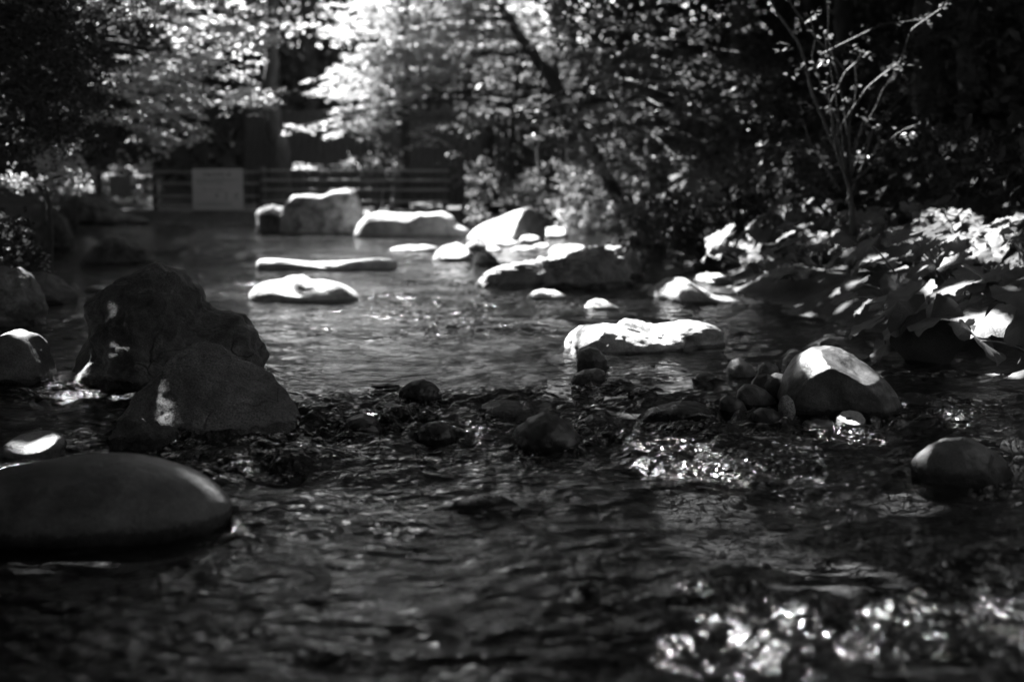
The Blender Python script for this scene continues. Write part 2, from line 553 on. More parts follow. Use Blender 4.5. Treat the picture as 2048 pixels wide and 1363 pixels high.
def rock(label, outline, base_row, depth, mat, name='boulder', cat='boulder', group=None, sub=5, p=2.4,
         rough=0.03, facets=6, cuts=(), smooth=9, lean=0.0, seed=None, low=0.14, wetband=0.05, zbase=None, yfix=None, detail=3.0, ridge=0.0, yaw=0.0):
    seed = seed if seed is not None else len(STONE_LIST) * 13 + 5
    rs = np.random.default_rng(seed)
    mx = 0.5 * (outline[0][0] + outline[-1][0])
    if yfix is None:
        gx_, yf, zw = ground(mx, base_row)
    else:
        yf = yfix
        zw = at(mx, base_row, yfix)[2]
    yc = yf + depth * 0.5
    pts = [at(a, b, yc) for a, b in outline]
    P = [(q[0], q[2]) for q in pts]
    x0, x1 = P[0][0], P[-1][0]
    zb = zw - low
    xs = [q[0] for q in P]
    w = max(xs) - min(xs)
    P2 = P + [(x1 - 0.04 * w, zb + 0.3 * low), (x1 - 0.16 * w, zb), (x0 + 0.16 * w, zb), (x0 + 0.04 * w, zb + 0.3 * low)]
    top = max(q[1] for q in P)
    c = np.array([0.5 * (max(xs) + min(xs)), zw + 0.22 * (top - zw)])
    A, Rr = radial(P2, c)
    k = smooth
    ker = np.hanning(k + 2)[1:-1]
    ker /= ker.sum()
    Rr = np.convolve(np.concatenate([Rr[-k:], Rr, Rr[:k]]), ker, 'same')[k:-k]
    v, f = ico(sub)
    s = np.hypot(v[:, 0], v[:, 2])
    th = np.arctan2(v[:, 2], v[:, 0])
    L = (s ** p + np.abs(v[:, 1]) ** p) ** (1 / p)
    s2, y2 = s / L, v[:, 1] / L
    # unit-space coordinates for cuts
    U = np.stack([s2 * np.cos(th), y2, s2 * np.sin(th)], -1)
    sc = np.ones(len(U))
    if mat == 'pale' and not any(c_[1] < -.3 for c_ in cuts):
        cuts = tuple(cuts) + ((0.05, -.5, .86, .5),)
    for (nx_, ny_, nz_, off) in cuts:
        n_ = np.array([nx_, ny_, nz_]) / math.sqrt(nx_ ** 2 + ny_ ** 2 + nz_ ** 2)
        d_ = U @ n_
        U = U - np.clip(d_ - off, 0, None)[:, None] * n_ * 0.96
    for _ in range(facets):
        n_ = rs.normal(size=3)
        n_[1] = -abs(n_[1]) - 0.4 if rs.random() < 0.75 else abs(n_[1])
        n_ /= np.linalg.norm(n_)
        off = rs.uniform(0.72, 0.93)
        d_ = U @ n_
        U = U - np.clip(d_ - off, 0, None)[:, None] * n_ * 0.85
    th = np.arctan2(U[:, 2], U[:, 0])
    s2 = np.hypot(U[:, 0], U[:, 2])
    R_ = np.interp(th, np.append(A, math.pi), np.append(Rr, Rr[0]))
    X = R_ * s2 * np.cos(th)
    Z = R_ * s2 * np.sin(th)
    Y = U[:, 1] * depth * 0.5 + lean * Z
    size = 0.5 * (w + depth)
    V = np.stack([X, Y, Z], -1)
    nr = V / (np.linalg.norm(V, axis=1)[:, None] + 1e-9)
    q = V / size
    n1 = fbm(q[:, 0] * detail, q[:, 1] * detail, q[:, 2] * detail, 5, seed)
    n2 = 1 - np.abs(fbm(q[:, 0] * detail * 1.3 + 9, q[:, 1] * detail * 1.3, q[:, 2] * detail * 2.2, 4, seed + 3))
    V = V + nr * (n1 * rough * size)[:, None] + nr * ((n2 - 0.7) * ridge * size)[:, None]
    q = V / size
    n3 = fbm(q[:, 0] * detail * 4 + 3, q[:, 1] * detail * 4, q[:, 2] * detail * 5, 4, seed + 9)
    V = V + nr * (n3 * rough * (.22 if rough > .015 else .05) * size)[:, None]
    if yaw:
        ca, sa = math.cos(yaw), math.sin(yaw)
        V = np.stack([V[:, 0] * ca - V[:, 1] * sa, V[:, 0] * sa + V[:, 1] * ca, V[:, 2]], -1)
    # local origin at the base
    org = np.array([c[0], yc, zw])
    V[:, 2] += c[1] - zw
    me = mesh_np(name, V, f)
    wet = 1 - sstep(0.0, wetband * 2, V[:, 2])
    add_attr(me, 'wet', wet)
    o = link(name, me, M[mat], label=label, cat=cat, group=group)
    o.location = org
    ROCKS.append((c[0], yc, 0.5 * w, 0.5 * depth, top - zw))
    STONE_LIST.append(o)
    return o


# --- left side
rock('large craggy dark boulder with lichen patches on the left, highest rock in the stream',
     [(100, 768), (112, 745), (135, 712), (160, 660), (170, 620), (190, 598), (235, 575), (275, 555), (318, 543), (350, 555), (395, 583),
      (425, 612), (455, 625), (482, 632), (505, 662), (520, 690), (530, 720), (527, 768)], 788, 1.0, 'dark', sub=6, rough=0.035, facets=7,
     cuts=((-.4, -.8, .35, .72), (.3, -.8, .35, .66), (.6, -.5, .6, .85)), ridge=0.05, smooth=3, lean=.1, detail=2.8, low=.25)
rock('speckled wedge boulder leaning in front of the craggy dark boulder',
     [(222, 872), (232, 850), (250, 822), (275, 790), (320, 745), (352, 705), (375, 692), (400, 690), (430, 697), (455, 722), (500, 735), (532, 752),
      (565, 785), (590, 818), (600, 840)], 884, 0.75, 'pink', sub=6, rough=0.018, facets=3,
     cuts=((.1, -.75, .65, .5), (-.55, -.8, .1, .62), (.7, -.3, .5, .75)), ridge=0.025, smooth=5, lean=.25, low=.2)
rock('low dark mossy stump of rock at the foot of the speckled wedge boulder',
     [(224, 893), (226, 860), (240, 842), (275, 838), (315, 840), (345, 855), (356, 885)], 900, 0.28, 'moss', sub=4, rough=0.09, facets=2, detail=4)
rock('rounded boulder at the left edge with a sunlit hump on top',
     [(-70, 745), (-50, 700), (-10, 672), (25, 661), (62, 668), (92, 690), (110, 718), (113, 750)], 776, 0.62, 'mid', rough=0.03, facets=3, p=2.2)
rock('sloping slab at the left edge streaked with sunlight',
     [(-90, 640), (-50, 560), (-10, 532), (28, 535), (55, 560), (75, 595), (88, 622), (84, 640)], 655, 0.7, 'lichen', rough=0.035, facets=5, ridge=.04, lean=.2)
rock('dark low boulder behind the streaked slab with a sprig growing on it',
     [(20, 590), (45, 545), (85, 538), (108, 552), (128, 572), (150, 583), (160, 600)], 612, 0.7, 'mid', rough=0.04, facets=4, p=2.2)
rock('small grey pebble beside the dark low boulder', [(126, 584), (132, 570), (145, 566), (157, 573), (160, 583)], 588, 0.18, 'mid', 'pebble', 'stone', sub=3)
rock('thin flat sunlit stone lying behind the craggy boulder', [(158, 582), (175, 572), (205, 568), (250, 569), (272, 578)], 584, 0.25, 'pale', 'flat_stone', 'stone', sub=4, low=.06)
rock('dark round rock alone in the shaded water on the left', [(160, 522), (180, 495), (205, 480), (235, 473), (262, 478), (290, 498), (306, 518)], 532, 1.0, 'moss', rough=0.04)
rock('dark upright rock on the far left shore', [(74, 492), (80, 455), (92, 432), (112, 426), (130, 436), (143, 462), (148, 490)], 499, 0.5, 'moss', rough=0.05)
rock('broad dark rock on the shore in front of the left fence rails', [(112, 436), (125, 408), (152, 392), (195, 396), (235, 420), (262, 428), (300, 440)], 449, 1.1, 'moss', rough=0.04)
rock('bright smooth cobble at the left edge', [(2, 905), (12, 888), (38, 870), (68, 862), (98, 863), (122, 872), (131, 888), (126, 902)], 918, 0.27, 'pale', 'cobble', 'stone', facets=0, rough=.012, p=2.1)
rock('huge smooth dark boulder filling the lower left corner',
     [(-220, 1075), (-140, 1000), (-60, 955), (30, 932), (110, 918), (190, 912), (265, 914), (330, 927), (390, 950), (430, 975), (455, 1000), (468, 1026), (462, 1040)],
     1100, 0.75, 'cobble', facets=0, rough=0.012, p=2.1, sub=6, smooth=25, low=.12, detail=2)

# --- centre
rock('long pale slab reaching across the stream, end tapering into shade',
     [(1113, 706), (1118, 680), (1130, 658), (1150, 644), (1185, 641), (1225, 645), (1262, 637), (1300, 641), (1345, 655), (1380, 650), (1425, 646), (1450, 655), (1468, 672)],
     706, 0.6, 'pale', sub=6, rough=0.035, facets=5, ridge=.05, low=.15, cuts=((0, -.5, .86, .5), (.7, 0, .7, .8)), wetband=.02, smooth=3, yaw=.42, detail=4)
rock('egg shaped brown cobble leaning on the long pale slab', [(1153, 730), (1153, 712), (1163, 699), (1180, 694), (1198, 700), (1212, 714), (1219, 732)], 739, 0.19, 'cobble', 'cobble', 'stone', facets=0, rough=.02, p=2.1)
rock('wet flat cobble just below the egg shaped cobble', [(1141, 762), (1150, 748), (1168, 739), (1192, 737), (1208, 742), (1212, 755)], 769, 0.18, 'cobble', 'cobble', 'stone', facets=0, rough=.02)
rock('low grey cobble right of the wet flat cobble', [(1198, 768), (1215, 758), (1240, 757), (1262, 762), (1266, 769)], 773, 0.15, 'darkcob', 'cobble', 'stone', facets=0, low=.06)
rock('half submerged cobble with a pale sunlit end', [(1255, 790), (1268, 778), (1290, 774), (1308, 780), (1316, 789)], 796, 0.16, 'mid', 'cobble', 'stone', facets=0, low=.06)
rock('small bright pyramid stone behind the long pale slab', [(1166, 614), (1178, 603), (1192, 597), (1208, 599), (1226, 608), (1239, 615)], 619, 0.28, 'pale', 'stone', 'stone', facets=2, low=.06)
rock('bright oval stone in front of the block with a dark face', [(1055, 594), (1066, 583), (1085, 578), (1110, 580), (1128, 588), (1133, 594)], 600, 0.3, 'pale', 'stone', 'stone', facets=1, low=.06)
rock('long block in midstream with a pale sloping top and dark right face',
     [(964, 566), (975, 552), (1000, 538), (1030, 530), (1075, 518), (1120, 508), (1155, 500), (1200, 496), (1236, 498), (1252, 512), (1262, 540), (1268, 565), (1264, 578)],
     584, 1.1, 'paleg', sub=6, rough=0.045, facets=2, ridge=.09, detail=4.5, cuts=((-.1, -.97, -.15, .42), (.6, -.78, -.1, .58), (-.15, -.1, .95, .85)), smooth=5, low=.2, wetband=.06)
rock('dark rounded rock half hidden behind the right end of the long block', [(1225, 545), (1240, 512), (1258, 505), (1275, 515), (1284, 535), (1290, 552)], 556, 0.6, 'mid', facets=2)
rock('low rock dappled with sun right of the long block', [(1289, 586), (1305, 572), (1328, 560), (1350, 556), (1375, 560), (1395, 573), (1430, 588), (1480, 594), (1512, 602)], 607, 0.8, 'lichen', rough=.03, facets=3, low=.1, wetband=.02)
rock('white oval stone behind the dappled low rock', [(1386, 562), (1396, 550), (1415, 544), (1440, 546), (1460, 556), (1468, 564)], 569, 0.45, 'pale', 'stone', 'stone', facets=1, low=.1, p=2.1)
rock('round pale stone with dark blotches by the right bank', [(1487, 572), (1494, 556), (1508, 545), (1530, 542), (1550, 551), (1562, 568), (1564, 576)], 580, 0.45, 'lichen', 'stone', 'stone', facets=1, low=.1, p=2.1)
rock('dark wet stone under the right bank leaves', [(1600, 594), (1612, 578), (1632, 572), (1655, 582), (1668, 596)], 600, 0.3, 'moss', 'stone', 'stone')
rock('thin pale stone tilted beside the dark wet stone', [(1572, 586), (1580, 576), (1594, 575), (1606, 583), (1613, 592)], 594, 0.15, 'pale', 'stone', 'stone', sub=4, low=.05)
rock('thin pale stone lying flat at the right bank', [(1655, 618), (1668, 612), (1688, 611), (1702, 617)], 621, 0.2, 'pale', 'flat_stone', 'stone', sub=4, low=.05)
rock('narrow bleached stone bar lying across the upper stream',
     [(512, 534), (514, 522), (524, 516), (560, 519), (610, 523), (660, 524), (710, 521), (750, 517), (780, 519), (797, 530)],
     541, 0.45, 'pale', 'stone_bar', 'stone', facets=1, rough=.012, p=3.0, sub=6, low=.1, smooth=4, wetband=.015)
rock('flat white rock below the bleached stone bar',
     [(497, 590), (505, 574), (530, 563), (560, 560), (585, 551), (604, 548), (628, 558), (660, 564), (690, 572), (712, 588), (722, 602)], 606, 0.75, 'pale', rough=.02, facets=2, low=.1, wetband=.02)
rock('white rounded stone upstream of the long block', [(864, 518), (872, 502), (890, 490), (912, 484), (932, 492), (944, 508), (946, 520)], 524, 0.6, 'pale', 'stone', 'stone', facets=1)
rock('grey stone tucked behind the white rounded stone', [(925, 500), (934, 486), (950, 480), (968, 487), (976, 500)], 504, 0.4, 'paleg', 'stone', 'stone', facets=1, sub=4)
rock('dark stone peaked like a cap beside the white rounded stone', [(946, 526), (952, 514), (965, 504), (980, 505), (992, 516), (1002, 527)], 532, 0.45, 'dark', 'stone', 'stone', facets=2, sub=4)
rock('flat pale stone awash beyond the stone bar', [(776, 500), (795, 493), (830, 489), (865, 492), (882, 500)], 503, 0.5, 'pale', 'flat_stone', 'stone', sub=4, low=.06, wetband=.01)
rock('dark block standing for the shaded left end of the far row of rocks', [(513, 464), (515, 424), (525, 412), (545, 403), (566, 412), (580, 438), (584, 464)], 468, 0.9, 'moss', facets=5, rough=.03, smooth=4)  # separate dark rock in place of a side lying in shadow
rock('tall pale block, its colour lightened for dappled sun, in the far row of rocks',
     [(560, 460), (566, 408), (588, 389), (620, 388), (645, 390), (668, 383), (692, 377), (708, 382), (718, 405), (723, 435), (722, 460)], 471, 0.9, 'lichen', facets=4, rough=.03, smooth=4,
     cuts=((0, -1, 0, .55),), low=.25)
rock('long flat topped pale block in the middle of the far row',
     [(708, 472), (715, 450), (732, 430), (758, 423), (800, 424), (850, 427), (885, 424), (905, 432), (915, 448), (940, 462)], 477, 1.0, 'pale', facets=3, rough=.022, smooth=4,
     cuts=((0, -1, .1, .6), (0, 0, 1, .9)), low=.25)
rock('smooth pale rock with a black undercut right side in the far row',
     [(930, 476), (950, 456), (985, 437), (1025, 424), (1055, 417), (1074, 424), (1086, 442), (1097, 462), (1094, 478)], 486, 1.2, 'pale', facets=2, rough=.015, smooth=6,
     cuts=((-.3, -.62, .72, .5), (.85, -.5, .1, .6)), low=.25)
rock('white stone at the right end of the far row', [(1080, 472), (1092, 456), (1110, 450), (1128, 458), (1137, 472)], 477, 0.6, 'pale', 'stone', 'stone', facets=1, sub=4)
rock('pale hump between the far row and the long block', [(1092, 506), (1110, 492), (1140, 487), (1168, 492), (1180, 505)], 510, 0.7, 'pale', 'stone', 'stone', facets=1, sub=4)
for i, (a, b, w_, h_, lb) in enumerate([(1010, 490, 34, 12, 'leftmost of the small white stones in the sunlit riffle'), (1048, 500, 30, 9, 'front one of the small white stones in the sunlit riffle'),
                                        (1060, 484, 26, 16, 'tallest of the small white stones in the sunlit riffle'), (1082, 494, 22, 9, 'rightmost of the small white stones in the sunlit riffle'),
                                        (1030, 482, 20, 9, 'rearmost of the small white stones in the sunlit riffle'), (985, 500, 22, 8, 'small white stone beside the dark capped stone')]):
    rock(lb, [(a - w_, b), (a - w_ * .6, b - h_ * .8), (a, b - h_), (a + w_ * .6, b - h_ * .7), (a + w_, b)], b + 3, 0.35, 'pale', 'stone', 'stone', 'white stones in the sunlit riffle', sub=3, low=.06, wetband=.01)
rock('pale rounded lump standing on the fence side behind the far row', [(715, 436), (720, 424), (735, 418), (748, 424), (752, 436)], 440, 0.3, 'pale', 'stone', 'stone', sub=3, yfix=26.6)

# --- rapids cobbles
rock('shiny dark dome cobble at the head of the rapids', [(798, 786), (806, 772), (822, 762), (845, 758), (865, 764), (878, 778), (884, 792)], 803, 0.2, 'darkcob', 'cobble', 'stone', facets=0, p=2.1)
rock('thin dark stone barely breaking the surface left of the dome cobble', [(735, 776), (748, 768), (775, 765), (800, 770)], 780, 0.12, 'darkcob', 'cobble', 'stone', facets=0, low=.05, sub=4)
rock('low brown cobble at the left of the rapids', [(672, 862), (682, 845), (702, 833), (728, 829), (752, 840), (768, 858)], 872, 0.22, 'darkcob', 'cobble', 'stone', facets=1)
rock('black wet cobble in the middle of the rapids', [(830, 876), (838, 858), (855, 845), (880, 842), (900, 852), (912, 872)], 888, 0.18, 'darkcob', 'cobble', 'stone', facets=0)
rock('dark stone under a sheet of water upstream of the low brown cobble', [(738, 836), (752, 818), (775, 808), (805, 812), (830, 822), (850, 834)], 840, 0.25, 'darkcob', 'stone', 'stone', low=.08)
rock('broad dark rock with water sliding over its shoulder', [(948, 832), (965, 812), (1000, 802), (1035, 806), (1062, 818), (1085, 835)], 842, 0.35, 'dark', 'stone', 'stone', low=.1, facets=4)
rock('biggest rounded cobble of the rapids with a pale brown top', [(1018, 880), (1030, 858), (1055, 838), (1088, 830), (1118, 836), (1142, 852), (1160, 872), (1174, 892)], 900, 0.35, 'darkcob', 'cobble', 'stone', facets=0, p=2.2)
rock('dark submerged hump right of the biggest rapids cobble', [(1135, 862), (1155, 842), (1185, 832), (1215, 840), (1232, 860)], 868, 0.25, 'darkcob', 'stone', 'stone', low=.08)
rock('smooth swell of rock under the water left of the pebble pile', [(1270, 842), (1300, 818), (1350, 806), (1400, 808), (1435, 822), (1450, 840)], 850, 0.4, 'darkcob', 'stone', 'stone', low=.1)
rock('small dark rock breaking the surface below the wedge boulder', [(538, 942), (552, 924), (578, 914), (602, 922), (618, 940)], 948, 0.16, 'darkcob', 'stone', 'stone', low=.06)
rock('low dark hump glinting alone in the foreground water', [(895, 1016), (915, 1000), (955, 992), (1000, 994), (1030, 1006), (1042, 1018)], 1026, 0.2, 'darkcob', 'stone', 'stone', low=.06, p=2.1, facets=0)
rock('dark bump in the foreground water near the glitter', [(1150, 1182), (1160, 1168), (1178, 1162), (1196, 1168), (1204, 1184)], 1192, 0.08, 'darkcob', 'stone', 'stone', low=.04, sub=4, facets=0)

# --- right group
rock('large smooth brown boulder with sun stripes and a cracked ledge',
     [(1562, 832), (1560, 800), (1568, 770), (1580, 742), (1600, 715), (1628, 697), (1662, 692), (1698, 703), (1735, 730), (1765, 758), (1782, 785), (1790, 808), (1786, 828)],
     850, 0.6, 'cobble', sub=6, facets=0, rough=.025, cuts=((-.2, -.97, -.15, .7), (.2, -.4, .9, .84)), ridge=.02, smooth=17, p=2.25, low=.12, detail=1.8)
rock('rounded dark cobble behind the striped boulder', [(1564, 742), (1566, 718), (1580, 705), (1600, 702), (1618, 706), (1632, 722)], 748, 0.2, 'cobble', 'cobble', 'stone', facets=0, p=2.1)
for lb, ol, br, dp, mt in [
    ('upright cobble standing apart at the left of the pebble pile', [(1455, 752), (1455, 732), (1463, 719), (1476, 715), (1490, 722), (1504, 736), (1513, 748)], 758, .17, 'cobble'),
    ('grey cobble at the back of the pebble pile', [(1515, 752), (1517, 735), (1527, 724), (1541, 724), (1554, 733), (1560, 750)], 757, .15, 'cobble'),
    ('palest cobble wedged against the striped boulder', [(1536, 770), (1540, 752), (1554, 744), (1570, 748), (1577, 764)], 776, .14, 'pale'),
    ('tall dark cobble in the middle of the pebble pile', [(1502, 790), (1503, 766), (1514, 750), (1532, 745), (1548, 754), (1553, 775), (1552, 792)], 797, .15, 'darkcob'),
    ('steep cobble leaning on the striped boulder above the egg', [(1524, 796), (1526, 772), (1540, 757), (1556, 756), (1568, 775), (1570, 798)], 803, .14, 'darkcob'),
    ('wide two toned cobble at the front of the pebble pile', [(1474, 800), (1475, 780), (1488, 768), (1508, 768), (1530, 780), (1548, 795), (1554, 808)], 815, .17, 'cobble'),
    ('black cobble at the left foot of the pebble pile', [(1439, 815), (1440, 800), (1452, 791), (1470, 793), (1485, 803), (1492, 818)], 828, .16, 'darkcob'),
    ('flat wet cobble below the pebble pile', [(1505, 838), (1508, 824), (1522, 815), (1545, 817), (1562, 828), (1567, 840)], 850, .15, 'darkcob'),
    ('speckled egg standing on end against the striped boulder', [(1558, 838), (1556, 812), (1563, 794), (1574, 789), (1586, 800), (1591, 820), (1588, 840)], 848, .1, 'speck'),
    ('bright white cobble in front of the striped boulder', [(1669, 848), (1673, 834), (1686, 823), (1704, 819), (1720, 824), (1731, 838), (1731, 850)], 858, .16, 'pale'),
    ('flat tan cobble beside the bright white cobble', [(1600, 856), (1610, 842), (1630, 838), (1655, 836), (1667, 844), (1670, 856)], 863, .15, 'cobble'),
    ('thin dark cobble lying alone left of the pebble pile', [(1384, 758), (1396, 748), (1415, 745), (1430, 750), (1432, 757)], 761, .12, 'darkcob')]:
    rock(lb, ol, br, dp, mt, 'cobble', 'stone', 'cobbles piled beside the striped boulder', facets=0, rough=.02, p=2.15, low=.07, wetband=.012)
rock('smooth brown boulder humped out of the water at the right edge', [(1826, 930), (1838, 912), (1860, 893), (1895, 879), (1930, 876), (1965, 886), (1998, 908), (2020, 935), (2030, 955)], 972, 0.38, 'cobble', facets=0, rough=.02, p=2.1, low=.1, cuts=((.8, -.6, 0, .8),))
rock('low dark shelf of rock in the water right of the striped boulder', [(1770, 812), (1800, 795), (1850, 790), (1890, 800), (1920, 815)], 820, 0.4, 'darkcob', 'stone', 'stone', low=.08)
rock('dull submerged stone near the right edge glitter', [(1880, 838), (1895, 828), (1920, 826), (1940, 838)], 842, 0.2, 'darkcob', 'stone', 'stone', low=.06, sub=4)

# ------------------------------------------------------------------ water surface
wx = spaced([(-14, -3.0, 0.12), (-3.0, 2.9, 0.02), (2.9, 4, 0.1)])
wy = spaced([(-6, 2.6, 0.3), (2.6, 8.6, 0.02), (8.6, 13, 0.035), (13, 20, 0.06), (20, 28, 0.1)])


TURB = [None]
# shallow riffles where the surface breaks up: pixel, half width and half length in metres
RIFFLES = [(1340, 910, .3, .5), (1450, 940, .25, .4), (1700, 1060, .2, .3), (1470, 1190, .2, .2), (1700, 1270, .4, .25), (1920, 1270, .4, .3), (560, 930, .3, .3), (680, 860, .25, .2),
           (820, 640, .7, .8), (1050, 655, .6, .6), (960, 600, .8, .8), (545, 565, .5, .6), (780, 520, .6, .8), (1930, 820, .3, .3), (1880, 750, .3, .2), (1960, 1150, .25, .3), (60, 775, .4, .2)]


def wheight(X, Y):
    lip = ylip(X)
    rap = sstep(lip + 0.25, lip - 0.25, Y) * sstep(lip - 2.1, lip - 1.0, Y) * sstep(-2.4, -1.4, X) * sstep(2.2, 1.3, X)
    fore = sstep(6.5, 5.0, Y)
    turb = np.clip(0.16 + 0.75 * rap + 0.12 * fore, 0, 1)
    patch = sstep(0.0, 0.7, fbm(X * 0.8 + 4, Y * 0.45, 1, 3, 71) + 0.25)
    turb = turb * (0.55 + 0.6 * patch)
    for (a_, b_, rx_, ry_) in RIFFLES:
        q_ = ground(a_, b_)
        turb = turb + (0.85 if q_[1] < 9 else 0.4) * np.exp(-((X - q_[0]) / rx_) ** 2 - ((Y - q_[1]) / ry_) ** 2)
    turb = np.clip(turb, 0, 1.3)
    wx1 = X + 0.25 * vnoise(X * 1.1, Y * 1.1, 0, 3)
    wy1 = Y + 0.25 * vnoise(X * 1.1, Y * 1.1, 5, 4)
    h = 0.006 * fbm(wx1 * 3.5, wy1 * 5.0, 0, 2, 21)
    h = h + turb * 0.027 * fbm(wx1 * 6.0, wy1 * 8.5, 0, 4, 31, 0.6)
    rdg = 1 - np.abs(fbm(wx1 * 4.2, wy1 * 7.5, 2, 3, 41)) * 1.6
    h = h + turb * 0.013 * np.clip(rdg, -0.5, 1)
    amp = rap * 0.02 * (fbm(wx1 * 3.0, wy1 * 4.0, 7, 2, 51))
    h = h + amp
    tt = turb.copy()
    for (cx, cy_, rx, ry, em) in ROCKS:
        if cy_ > 17:
            continue
        dx, dy = (X - cx) / (rx + .02), (Y - cy_) / (ry + .02)
        r = np.sqrt(dx * dx + dy * dy)
        m = (r < 4)
        e = np.where(m, (r - 1) * min(rx, ry), 9)
        w = np.exp(-np.clip(e, 0, None) / 0.13)
        h = h + np.where(m, w * (0.004 + 0.012 * rap) * np.sin(e * 75 + 3 * vnoise(X * 4, Y * 4, 0, 8)), 0)
        # bow wave upstream, slick wake downstream
        h = h + np.where(m, 0.012 * (0.25 + rap) * np.exp(-((r - 1.15) / 0.3) ** 2) * sstep(-0.2, 0.9, dy), 0)
        wake = np.exp(-(dx / 0.9) ** 2) * sstep(0.2, -1.0, dy) * sstep(-5.0, -1.0, dy) * np.where(np.abs(dx) < 3, 1, 0)
        tt = np.clip(tt + 0.25 * wake * sstep(9, 7, Y), 0, 1)
        if em < 0.07 and cy_ < 8:      # water is drawn over barely drowned stones
            h = h + 0.45 * em * np.exp(-(r / 0.9) ** 2)
    TURB[0] = tt
    # fade out the small waves on the wide far pool
    return wlevel(X, Y) + h


wm_, wv = grid_mesh('stream_water', wx, wy, wheight)
add_attr(wm_, 'turb', TURB[0].ravel())
link('stream_water', wm_, M['water'], kind='structure')

# gravel on the bed, seen through the water
bv, bf = ico(2)
GV, GF, o_ = [], [], 0
for i in range(1100):
    y = 2.6 + 12 * RNG.random() ** 1.6
    x = RNG.uniform(-0.45 * y - .4, min(0.45 * y + .3, 2.6))
    s_ = RNG.uniform(0.02, 0.075) * (1 + 1.2 * (RNG.random() < .08))
    ax = np.array([s_, s_ * RNG.uniform(.6, 1), s_ * RNG.uniform(.35, .6)])
    a_ = RNG.uniform(0, 6.28)
    v = bv * ax
    v = v * (1 + 0.12 * vnoise(bv[:, 0] * 1.5 + i, bv[:, 1] * 1.5, bv[:, 2] * 1.5, 3))[:, None]
    v = np.stack([v[:, 0] * math.cos(a_) - v[:, 1] * math.sin(a_), v[:, 0] * math.sin(a_) + v[:, 1] * math.cos(a_), v[:, 2]], -1)
    z = float(gheight(x, y)) - s_ * .05
    z = min(z, float(wlevel(x, y)) - ax[2] - 0.035)
    GV.append(v + (x, y, z))
    GF.append(bf + o_)
    o_ += len(bv)
gme = mesh_np('gravel', np.vstack(GV), np.vstack(GF))
add_attr(gme, 'wet', np.full(o_, 0.2))
g_o = link('gravel', gme, M['gravel'], label='stones and gravel lying on the stream bed under the water', cat='gravel', kind='stuff')

# ------------------------------------------------------------------ leaves
def leaf_cloud(pos, size, nrm, width=0.55, fold=0.18, seed=0):
    """rhombic folded leaves; pos (n,3), size (n,), nrm (n,3)"""
    rs = np.random.default_rng(seed)
    n = len(pos)
    nrm = nrm / (np.linalg.norm(nrm, axis=1)[:, None] + 1e-9)
    r = rs.normal(size=(n, 3))
    a = np.cross(nrm, r)
    a /= np.linalg.norm(a, axis=1)[:, None] + 1e-9
    b = np.cross(nrm, a)
    s = size[:, None]
    v0 = pos - a * s * 0.5
    v1 = pos + b * s * width * 0.5 + nrm * s * fold * .5 - a * s * .08
    v2 = pos + a * s * 0.5
    v3 = pos - b * s * width * 0.5 + nrm * s * fold * .5 - a * s * .08
    V = np.stack([v0, v1, v2, v3], 1).reshape(-1, 3)
    i = np.arange(n)[:, None] * 4
    F = np.concatenate([i + [0, 1, 2], i + [0, 2, 3]], 1).reshape(-1, 3)
    return V, F


def leaves_obj(name, pos, size, nrm, mat, parent, seed=0, **kw):
    V, F = leaf_cloud(pos, size, nrm, seed=seed)
    me = mesh_np(name, V, F, smooth=False)
    rs = np.random.default_rng(seed + 1)
    add_attr(me, 'rnd', np.repeat(rs.random(len(pos)), 2), 'FACE')
    return link(name, me, M[mat], parent=parent, **kw)


def sprays(centres, n_each, radius, thick, tilt, leaf, rs, up=0.5):
    """flat leaf sprays round each centre"""
    P, S, N = [], [], []
    for c in centres:
        k = max(3, int(n_each * rs.uniform(.5, 1.5)))
        R = radius * rs.uniform(.5, 1.3)
        ang = rs.uniform(0, 2 * math.pi, k)
        rr = R * np.sqrt(rs.random(k))
        el = rs.uniform(.45, 1)
        th = rs.uniform(0, math.pi)
        u, v = rr * np.cos(ang), rr * np.sin(ang) * el
        x = u * math.cos(th) - v * math.sin(th)
        y = u * math.sin(th) + v * math.cos(th)
        nn = np.array([rs.normal() * tilt, rs.normal() * tilt, 1.0])
        nn /= np.linalg.norm(nn)
        z = -(nn[0] * x + nn[1] * y) / nn[2] + rs.normal(size=k) * thick - 0.18 * rr ** 2 / max(R, .01)
        P.append(np.stack([x, y, z], -1) + c)
        S.append(leaf * rs.uniform(.6, 1.25, k))
        N.append(nn + rs.normal(size=(k, 3)) * (1 - up))
    return np.vstack(P), np.concatenate(S), np.vstack(N)


def pix_centres(boxes, rs, dens):
    """random points in pixel boxes (x0,y0,x1,y1,d0,d1,n)"""
    out = []
    for (x0, y0, x1, y1, d0, d1, n) in boxes:
        for _ in range(int(n * dens)):
            out.append(at(rs.uniform(x0, x1), rs.uniform(y0, y1), rs.uniform(d0, d1)))
    return np.array(out)


